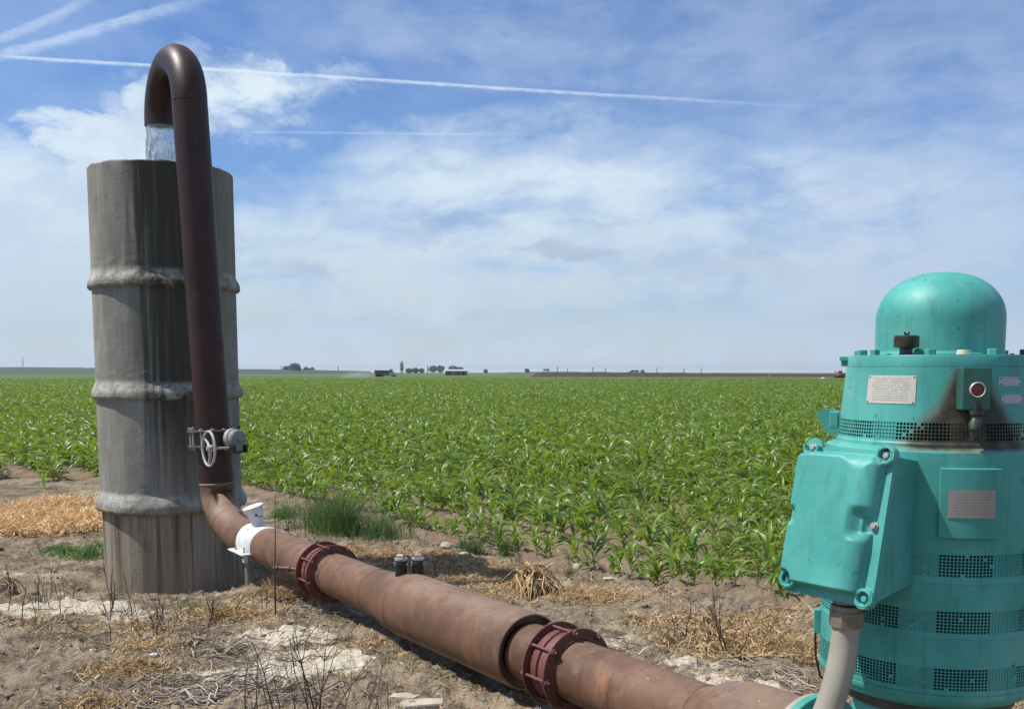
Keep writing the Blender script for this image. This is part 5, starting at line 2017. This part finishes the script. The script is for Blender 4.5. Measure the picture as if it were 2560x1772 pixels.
for k, (px, yt, yb, Y, w, lab) in enumerate((
        (665, 817, 836, 900, 26, 'large round dark tree on the horizon right of the concrete pipe'),
        (645, 823, 836, 905, 18, 'low wide tree left of the large round horizon tree'),
        (690, 826, 836, 1000, 16, 'small low tree right of the large round horizon tree'),
        (703, 826, 836, 1010, 12, 'smallest low tree beside the white farm building'),
        (905, 813, 838, 700, 8, 'tall slim dark tree right of the far truck'),
        (921, 829, 839, 800, 16, 'low round tree right of the tall slim tree'),
        (936, 828, 839, 820, 16, 'low dark tree in the middle of the row'),
        (950, 829, 838, 830, 12, 'smaller pointed tree ending the dark row'),
        (975, 823, 838, 1100, 20, 'pale hazy tree left of the far barn'),
        (992, 822, 838, 1120, 18, 'taller hazy tree just left of the far barn'),
        (1020, 823, 838, 1000, 22, 'wide tree showing over the barn roof'),
        (1037, 826, 838, 1010, 16, 'lower tree at the right end of the barn'),
        (1094, 831, 841, 900, 11, 'small lone tree right of the far barn'),
        (1187, 829, 841, 900, 11, 'small round tree left of the dark earth bank'),
        (1447, 832, 841, 760, 9, 'small bush on top of the dark earth bank'))):
    tree(px, yt, yb, Y, w, lab, 200 + k, tall=(px == 905))


def bank(pts, Y, depth, name, label, mat, base=-1.3):
    """long low ridge of earth; pts: measured crest line"""
    b = MB()
    n = len(pts)
    rows = []
    g = np.random.default_rng(len(pts) + int(Y))
    P = np.array(pts, float)
    xs = np.linspace(P[0, 0], P[-1, 0], 90)
    ys = np.interp(xs, P[:, 0], P[:, 1]) + (fbm(xs * 0.06, xs * 0 + 3, 4, 4) - .5) * 1.6
    V, F = [], []
    for x_, y_ in zip(xs, ys):
        c = atY(x_, y_, Y)
        e = 0.25 + 0.75 * min(1, min(x_ - xs[0], xs[-1] - x_) / 14 + .2)
        top = base + (c.z - base) * e
        V += [(c.x, Y - depth, base), (c.x, Y - depth * .35, base + (top - base) * .8), (c.x, Y, top), (c.x, Y + depth * .4, top), (c.x, Y + depth, base)]
    for i in range(len(xs) - 1):
        for k in range(4):
            F.append((i * 5 + k, i * 5 + k + 1, i * 5 + k + 6, i * 5 + k + 5))
    b.add(V, F, True)
    o = b.build(name, mat)
    tag(o, label, 'earth bank', kind='structure')


bank([(1195, 841), (1210, 838.5), (1400, 839), (1560, 840), (1740, 841), (1830, 841.5), (1960, 842), (2330, 843), (2480, 843)], 290, 5, 'hills', 'long dark bank of bare earth beyond the field on the right', M['bank'], -1.5)
bank([(-120, 826), (60, 826.5), (215, 828), (420, 830), (560, 831), (640, 832), (760, 834), (840, 836)], 900, 25, 'hills', 'low green levee along the horizon on the left', mat_leaf('levee_grass', (0.025, 0.04, 0.024), (0.035, 0.055, 0.032), 0.9, 0.0), -6)
bank([(1090, 842), (1150, 838), (1240, 836.5), (1400, 838), (1560, 839)], 1000, 25, 'hills', 'low green levee behind the dark bank', mat_leaf('levee_grass', (0.04, 0.06, 0.035), (0.055, 0.08, 0.045), 0.9, 0.0), -6)


def pole(px, yt, yb, Y, label, arms=True, w=0.14, mat='pole', name='power_pole', cat='power pole', group='poles along the horizon'):
    f = atY(px, yb, Y); t = atY(px, yt, Y)
    z0 = float(ground_z(np.array([f.x]), np.array([Y]))[0])
    root = empty(name, (f.x, Y, z0), label, cat, group)
    b = MB(); b.tube([Vector((f.x, Y, z0)), Vector((f.x, Y, t.z))], [w, w * .7], 8)
    b.build('shaft', M[mat], root)
    if arms:
        b = MB(); h = t.z - z0
        b.box(Vector((f.x, Y - w, t.z - h * .08)), (h * .16, w, w))
        b.build('crossarm', M[mat], root)


pole(52, 804, 828, 1100, 'thin mast with a small block at its foot on the left horizon', False, 0.45)
for px, yt in ((634, 824), (762, 824), (963, 822), (1278, 830), (1335, 827), (1363, 829), (1479, 828), (1540, 829), (1579, 828), (1255, 826)):
    pole(px, yt, 840, 900 if px != 1540 else 760, 'thin power pole standing on the far horizon', True, 0.42)
pole(1021, 823, 848, 236, 'white post standing before the far brown barn', False, 0.07, 'roof_white', 'marker_post', 'post', 'white posts beyond the field')
pole(1733, 842, 853, 228, 'short white post in front of the dark earth bank', False, 0.075, 'roof_white', 'marker_post', 'post', 'white posts beyond the field')


def gable(px0, px1, yeave, yroof, ybase, Y, dep, label, wall, roof, name='barn', cat='barn'):
    a = atY(px0, yeave, Y); c = atY(px1, yeave, Y)
    zb = float(ground_z(np.array([a.x]), np.array([Y]))[0]); zr = atY(px0, yroof, Y).z; ze = a.z
    root = empty(name, ((a.x + c.x) / 2, Y, zb), label, cat)
    b = MB()
    b.box(Vector(((a.x + c.x) / 2, Y + dep / 2, (zb + ze) / 2)), (c.x - a.x, dep, ze - zb))
    w = b.build('wall', wall, root)
    e = 0.5
    b = MB()
    xs = (a.x - e, c.x + e)
    vs = []
    for x in xs: vs += [(x, Y - e, ze - 0.1), (x, Y + dep / 2, zr), (x, Y + dep + e, ze - 0.1), (x, Y - e, ze + 0.12), (x, Y + dep / 2, zr + .25), (x, Y + dep + e, ze + 0.12)]
    b.add(vs, [(0, 1, 7, 6), (1, 2, 8, 7), (3, 9, 10, 4), (4, 10, 11, 5), (0, 3, 4, 1), (1, 4, 5, 2), (6, 7, 10, 9), (7, 8, 11, 10), (0, 6, 9, 3), (2, 5, 11, 8)])
    b.build('roof', roof, root)
    for k in range(4):
        b = MB(); L_ = c.x - a.x
        b.box(Vector((a.x + L_ * (.14 + .24 * k), Y - 0.06, zb + (ze - zb) * .42)), (L_ * .09, 0.12, (ze - zb) * .7))
        b.build('door', M['dark'], root)


gable(1003, 1050, 835.2, 833.2, 842, 380, 9, 'long low brown barn with a white roof across the field', M['barn_wall'], M['roof_white'])
gable(722, 752, 835.5, 834, 839, 950, 16, 'low white farm building left of the far truck', M['roof_white'], M['roof_white'], 'farm_building', 'building')


def truck():
    Y = 296
    l = atY(844, 849, Y); r = atY(894, 849, Y)
    zb = l.z
    root = empty('farm_truck', ((l.x + r.x) / 2, Y, zb), 'brown bedded farm truck with a grey cab driving beyond the field', 'truck')
    W = 2.2
    Lx = r.x - l.x
    u = lambda f: l.x + Lx * f
    H = (atY(850, 833, Y).z - zb)
    b = MB()
    vs = [(u(.02), -W / 2, H * .42), (u(.66), -W / 2, H * .42), (u(.66), -W / 2, H * .95), (u(0), -W / 2, H * .98)]
    V = [(x, Y + y, zb + z) for x, y, z in vs] + [(x, Y + y + W, zb + z) for x, y, z in vs]
    b.add(V, [(0, 1, 2, 3), (7, 6, 5, 4), (0, 4, 5, 1), (1, 5, 6, 2), (2, 6, 7, 3), (3, 7, 4, 0)])
    for k in range(6):
        b.box(Vector((u(.05 + .115 * k), Y - W / 2 - .04, zb + H * .68)), (.08, .08, H * .5))
    b.build('bed', M['truck_bed'], root)
    b = MB(); b.box(Vector((u(.46), Y, zb + H * .30)), (Lx * .9, W * .5, H * .16)); b.build('chassis', M['dark'], root)
    b = MB()
    pr = [(.68, .22), (.99, .22), (1.0, .52), (.86, .62), (.78, 1.12), (.69, 1.14)]
    V = [(u(a), Y - W / 2, zb + H * z) for a, z in pr] + [(u(a), Y + W / 2, zb + H * z) for a, z in pr]
    b.add(V, [tuple(range(6)), tuple(range(11, 5, -1))] + [(i, i + 6, (i + 1) % 6 + 6, (i + 1) % 6) for i in range(6)])
    cab = b.build('cab', M['truck_cab'], root)
    b = MB(); b.box(Vector((u(.76), Y - W / 2 - .015, zb + H * .86)), (Lx * .08, .03, H * .28)); b.build('side_window', M['glass'], cab)
    b = MB()
    d = Vector((u(.86) - u(.78), 0, -H * .5)); n = Vector((-d.z, 0, d.x)).normalized()
    p0, p1 = Vector((u(.79), Y, zb + H * 1.07)) + n * .03, Vector((u(.855), Y, zb + H * .66)) + n * .03
    b.add([p0 + Vector((0, -W * .42, 0)), p0 + Vector((0, W * .42, 0)), p1 + Vector((0, W * .42, 0)), p1 + Vector((0, -W * .42, 0))], [(0, 1, 2, 3)])
    b.build('windscreen', M['glass'], cab)
    for f in (.14, .28, .84):
        for s in (-1, 1):
            b = MB(); b.lathe(Vector((u(f), Y + s * W * .38, zb + H * .17)), (0, 1, 0), [(0, -.16), (.50, -.16), (.54, -.08), (.54, .08), (.50, .16), (0, .16)], 20)
            b.build('wheel', M['tyre'], root)


truck()


def spray():
    """drifting fan of sprinkler water"""
    g = np.random.default_rng(5)
    Y = 262
    a = atY(770, 849, Y); c = atY(862, 836, Y)
    m, t = material('water_spray')
    co = t.coords()
    dens = t.noise(co, 0.35, 4, 0.6)
    x, y, z = t.xyz(co)
    top = (x * 0.16 + 1.55)
    f = (z / top).ss(1.0, 0.25) * x.ss(-1.0, 2.5) * x.ss(9.2, 6.0) * dens.ss(0.25, 0.65) * y.abs().ss(2.4, 0.6)
    v = t.new('ShaderNodeVolumePrincipled'); v.inputs['Color'].default_value = (0.9, 0.93, 0.96, 1); t.put(v.inputs['Density'], f * 0.26)
    v.inputs['Anisotropy'].default_value = 0.3
    t.out(v.outputs[0], 'Volume')
    b = MB(); b.box(Vector((a.x + 6.0, Y, -1.0 + 2.0)), (14.5, 5.0, 4.0))
    me = bpy.data.meshes.new('water_spray')
    off = Vector((a.x, Y, -1.0))
    bmesh.ops.translate(b.bm, vec=-off, verts=b.bm.verts)
    b.bm.to_mesh(me); b.bm.free(); me.materials.append(m)
    o = link('water_spray', me); o.location = off
    tag(o, 'drifting white fan of sprinkler water left of the far truck', 'water spray', kind='stuff')


spray()


def heap():
    Y = 226
    q = atY(1853, 857, Y)
    zt = atY(1853, 849, Y).z
    w = 12 * DS / FPX * Y
    root = MB()
    root.lathe(Vector((q.x, Y, q.z - .5)), (0, 0, 1), [(w * 1.25, 0), (w * .95, .5), (w * .62, .5 + (zt - q.z) * .5), (w * .2, .5 + (zt - q.z) * .93), (0, .5 + zt - q.z)], 20)
    o = root.build('white_heap', M['roof_white'])
    tag(o, 'white cone shaped heap at the far field edge before the dark bank', 'heap')
    # orange digger beside it, mostly behind the motor
    Y = 262
    f = atY(1893, 853, Y)
    zb = -1.0
    r = empty('digger', (f.x, Y, zb), 'orange brown digging machine behind the turquoise motor', 'digger')
    for s in (-1, 1):
        b = MB(); b.box(Vector((f.x, Y + s * .9, zb + .3)), (2.6, .4, .6), bevel=.12); b.build('track', M['tyre'], r)
    b = MB(); b.box(Vector((f.x + .2, Y, zb + .95)), (2.0, 1.9, .7), bevel=.08); b.build('body', M['orange'], r)
    b = MB(); b.box(Vector((f.x - .3, Y - .4, zb + 1.55)), (.9, .9, .6), bevel=.06); b.build('cab', M['glass'], r)
    b = MB(); b.tube([Vector((f.x - .8, Y + .4, zb + 1.0)), Vector((f.x - 1.3, Y + .4, zb + 1.9)), Vector((f.x - 1.8, Y + .4, zb + .9))], .13, 8); b.build('boom', M['orange'], r)


heap()


def tank_and_machines():
    Y = 800
    f = atY(1230, 840, Y); t = atY(1230, 829.5, Y)
    r = empty('water_tank', (f.x, Y, -3.0), 'squat grey tank on legs above the left end of the dark bank', 'tank')
    w = 7 * DS / FPX * Y
    b = MB(); b.lathe(Vector((f.x, Y, t.z - 2.0)), (0, 0, 1), [(0, 0), (w, 0), (w, 1.6), (w * .3, 2.0), (0, 2.05)], 20); b.build('vessel', M['grey_paint'], r)
    for s in (-1, 1):
        for q in (-1, 1):
            b = MB(); b.tube([Vector((f.x + s * w * .7, Y + q * w * .7, -3.0)), Vector((f.x + s * w * .7, Y + q * w * .7, t.z - 2.0))], .12, 6); b.build('leg', M['pole'], r)
    b = MB(); b.tube([Vector((f.x + .3, Y, t.z)), Vector((f.x + .3, Y, atY(1230, 827, Y).z))], .1, 6); b.build('pipe', M['pole'], r)
    Y = 600
    a = atY(1415, 836.5, Y); c = atY(1438, 832, Y); e = atY(1426, 833, Y)
    r = empty('harvester', (e.x, Y, -1.0), 'dark harvesting machine showing above the middle of the bank', 'farm machine')
    L_ = c.x - a.x
    b = MB(); b.box(Vector((a.x + L_ * .62, Y, (c.z - 1) / 2)), (L_ * .75, 2.6, c.z + 1 - .8), bevel=.15); b.build('body', M['truck_bed'], r)
    b = MB(); b.box(Vector((a.x + L_ * .12, Y, a.z - .6)), (L_ * .28, 3.0, 1.0), bevel=.1); b.build('header', M['dark'], r)
    for s in (.35, .85):
        b = MB(); b.lathe(Vector((a.x + L_ * s, Y - 1.5, -.35)), (0, 1, 0), [(0, 0), (.65, 0), (.65, .4), (0, .4)], 16); b.build('wheel', M['tyre'], r)


tank_and_machines()


def haze():
    m, t = material('haze_air')
    v = t.new('ShaderNodeVolumePrincipled')
    v.inputs['Color'].default_value = (0.86, 0.91, 1.0, 1)
    v.inputs['Density'].default_value = HAZE
    v.inputs['Anisotropy'].default_value = 0.2
    t.out(v.outputs[0], 'Volume')
    b = MB(); b.box(Vector((0, 0, 6.0)), (19000, 19000, 18.0))
    o = b.build('haze', m)
    tag(o, 'thin pale haze over the far fields', 'haze', kind='stuff')


HAZE = 0.00016
haze()
# ------------------------------------------------------------------ sky, sun
SUN_AZ = math.atan2(-0.99, -0.04)        # clockwise from +Y
SUN_EL = R(57)


def AE(x, y):
    d = ray(x, y).normalized()
    return math.atan2(d.x, d.y), math.asin(d.z)


def build_world():
    w = bpy.data.worlds.new('World'); scene.world = w
    w.use_nodes = True
    t = NT(w.node_tree)
    sky = t.new('ShaderNodeTexSky', sky_type='NISHITA')
    sky.sun_disc = False
    sky.sun_elevation = SUN_EL
    sky.sun_rotation = SUN_AZ
    sky.air_density = 1.0; sky.dust_density = 0.6; sky.ozone_density = 2.0
    d = t.coords('Generated')
    x, y, z = t.xyz(d)
    az = x._m('ARCTAN2', y)
    el = z.min(1.0).max(-1.0)._m('ARCSINE')
    v3 = t.comb(az * 1.0, el * 1.6, 0.3)
    n1 = t.noise(v3, 7.0, 6, 0.6, 0.35)
    n2 = t.noise(t.comb(az * 1.0 + 3.1, el * 2.2, 0.9), 4.0, 5, 0.6, 0.3)
    n3 = t.noise(t.comb(az * 0.9 + el * 0.4, el * 2.6 - az * 0.30, 1.7), 11.0, 6, 0.60, 0.3)
    puff = t.noise(v3, 22.0, 6, 0.62, 0.2)
    wx = az + (n1 - 0.5) * 0.16 + (puff - 0.5) * 0.05
    wy = el + (n2 - 0.5) * 0.13 + (puff - 0.5) * 0.04
    vx = az + (n2 - 0.5) * 0.28
    vy = el + (n1 - 0.5) * 0.15

    def blob(px, py, rx, ry, hard=False):
        a, e = AE(px, py)
        sx, sy = rx * DS / FPX, ry * DS / FPX
        X, Y = (wx, wy) if hard else (vx, vy)
        u = (X - a) / sx; v = (Y - e) / sy
        q = u * u + v * v
        return q.ss(1.25, 0.55) if hard else q.ss(1.6, 0.0)
    cloud = None
    def acc(b, wt):
        nonlocal cloud
        b = b * wt
        cloud = b if cloud is None else cloud.max(b)
    # bank of white cloud on the left
    for (px, py, rx, ry, wt) in ((40, 560, 340, 220, .92), (255, 345, 140, 105, .95), (60, 420, 190, 70, .82), (345, 290, 90, 100, .9), (130, 480, 260, 120, .9)):
        acc(blob(px, py, rx, ry, True), wt)
    # wisps right of the bend
    for (px, py, rx, ry, wt) in ((560, 195, 170, 48, .95), (605, 150, 70, 34, .8), (455, 235, 120, 60, .95), (700, 172, 170, 38, .55)):
        acc((blob(px, py, rx, ry, True) * 0.35 + blob(px, py, rx * 1.1, ry * 1.1) * 0.75) * (n3 * 0.5 + puff * 0.5).ss(0.25, 0.58), wt)
    for (px, py, rx, ry, wt) in ((1150, 450, 560, 160, .95), (900, 640, 900, 190, .98), (1330, 375, 420, 100, .6), (1750, 560, 800, 240, .90), (300, 660, 600, 200, .95)):
        acc(blob(px, py, rx, ry) * (n3 * 0.5 + n1 * 0.6).ss(0.22, 0.62), wt)
    for (px, py, rx, ry, wt) in ((1750, 90, 800, 170, .38), (2200, 300, 620, 240, .55), (1050, 50, 460, 90, .38), (1500, 290, 460, 80, .34), (200, 60, 330, 80, .22)):
        acc(blob(px, py, rx, ry) * (n3 * 0.45 + n1 * 0.55).ss(0.20, 0.66), wt)
    cloud = cloud.max(el.ss(0.13, 0.01) * 0.95)
    # the rest of the sky, out of the picture: veil added to neutralise the ambient light
    rest = (n1 * 0.6 + n2 * 0.5).ss(0.30, 0.70) * 0.62 * az.abs().ss(0.58, 0.9).max(el.ss(0.42, 0.7))
    cloud = cloud.max(rest)
    # condensation trails
    trail = None
    for pts, wd, wt in (([(0, 125), (150, 133), (330, 150), (700, 168), (1200, 200), (1700, 236), (1950, 244)], 2.8, .55),
                        ([(0, 118), (60, 108), (150, 78), (300, 33), (450, 0), (520, -22)], 9, .36),
                        ([(-30, 95), (0, 82), (60, 58), (110, 34), (180, 2), (230, -30)], 8, .30),
                        ([(560, 296), (700, 299), (900, 300), (1100, 300), (1250, 303)], 2.0, .2)):
        P = np.array([AE(*p) for p in pts])
        c = np.polyfit(P[:, 0], P[:, 1], 3 if len(pts) > 5 else 2)
        f = S(t.nt, az.s) * 0.0 + float(c[0])
        for k in c[1:]: f = f * az + float(k)
        fz = t.noise(t.comb(az * 1.0 + 5.0, el * 2.0, 0.0), 60.0, 4, 0.6)
        dd = el - f + (n3 - 0.5) * (wd * 1.6 * DS / FPX) + (fz - 0.5) * (wd * 1.5 * DS / FPX)
        ww = wd * DS / FPX
        soft = (dd._m('LESS_THAN', 0.0)) * 1.6 + 1.0                # trails are softer on their lower edge
        m = (dd.abs() / soft).ss(ww, ww * 0.15)
        m = m * az.ss(P[0, 0] - 0.02, P[0, 0] + 0.01) * az.ss(P[-1, 0] + 0.01, P[-1, 0] - 0.45 * (P[-1, 0] - P[0, 0])) * (n1.ss(0.2, 0.5) * 0.3 + fz.ss(0.3, 0.6) * 0.45 + 0.3) * wt
        trail = m if trail is None else trail.max(m)
    grey = None
    for (px, py, rx, ry, wt) in ((1240, 572, 130, 26, .55), (950, 525, 120, 20, .3), (740, 632, 110, 16, .28), (1650, 600, 260, 30, .25), (1330, 500, 90, 14, .25)):
        b = blob(px, py, rx, ry) * wt
        grey = b if grey is None else grey.max(b)
    K = 10.0
    base = t.mix(1.0, sky.outputs[0], SKY_TINT, 'MULTIPLY')
    white = t.mix(el.ss(0.01, 0.22), (K * 0.445, K * 0.53, K * 0.585), (K * 0.60, K * 0.705, K * 0.79))
    cloud = cloud.max((n1 * 0.6 + n2 * 0.4).ss(0.32, 0.75) * 0.30)
    white = t.mix((puff * 0.6 + n3 * 0.4).ss(0.34, 0.62), t.mix(0.0, (K * .47, K * .57, K * .69), (0, 0, 0)), white)
    lav = az.ss(0.05, 0.45)
    white = t.mix(lav * 0.42, white, (K * .385, K * .455, K * .64))
    col = t.mix(cloud, base, white)
    col = t.mix(grey, col, (K * .30, K * .37, K * .52))
    col = t.mix(trail, col, (K * .68, K * .78, K * .88))
    bg = t.new('ShaderNodeBackground'); t.put(bg.inputs[0], col); bg.inputs[1].default_value = 0.1
    o = t.new('ShaderNodeOutputWorld'); t.nt.links.new(bg.outputs[0], o.inputs[0])


SKY_TINT = (0.50, 0.72, 1.05)
build_world()
sd = bpy.data.lights.new('sun', 'SUN')
sun = bpy.data.objects.new('sun', sd); COL.objects.link(sun)
sd.energy = 4.6; sd.angle = R(0.9); sd.color = (1.0, 0.955, 0.88)
to_sun = Vector((math.sin(SUN_AZ) * math.cos(SUN_EL), math.cos(SUN_AZ) * math.cos(SUN_EL), math.sin(SUN_EL)))
sun.rotation_euler = to_sun.to_track_quat('Z', 'Y').to_euler()
sun.location = (-20, 10, 30)
vs = scene.view_settings
vs.view_transform = 'Standard'; vs.look = 'None'; vs.exposure = 0.30; vs.gamma = 1.0
scene.cycles.max_bounces = 8
scene.cycles.transparent_max_bounces = 8
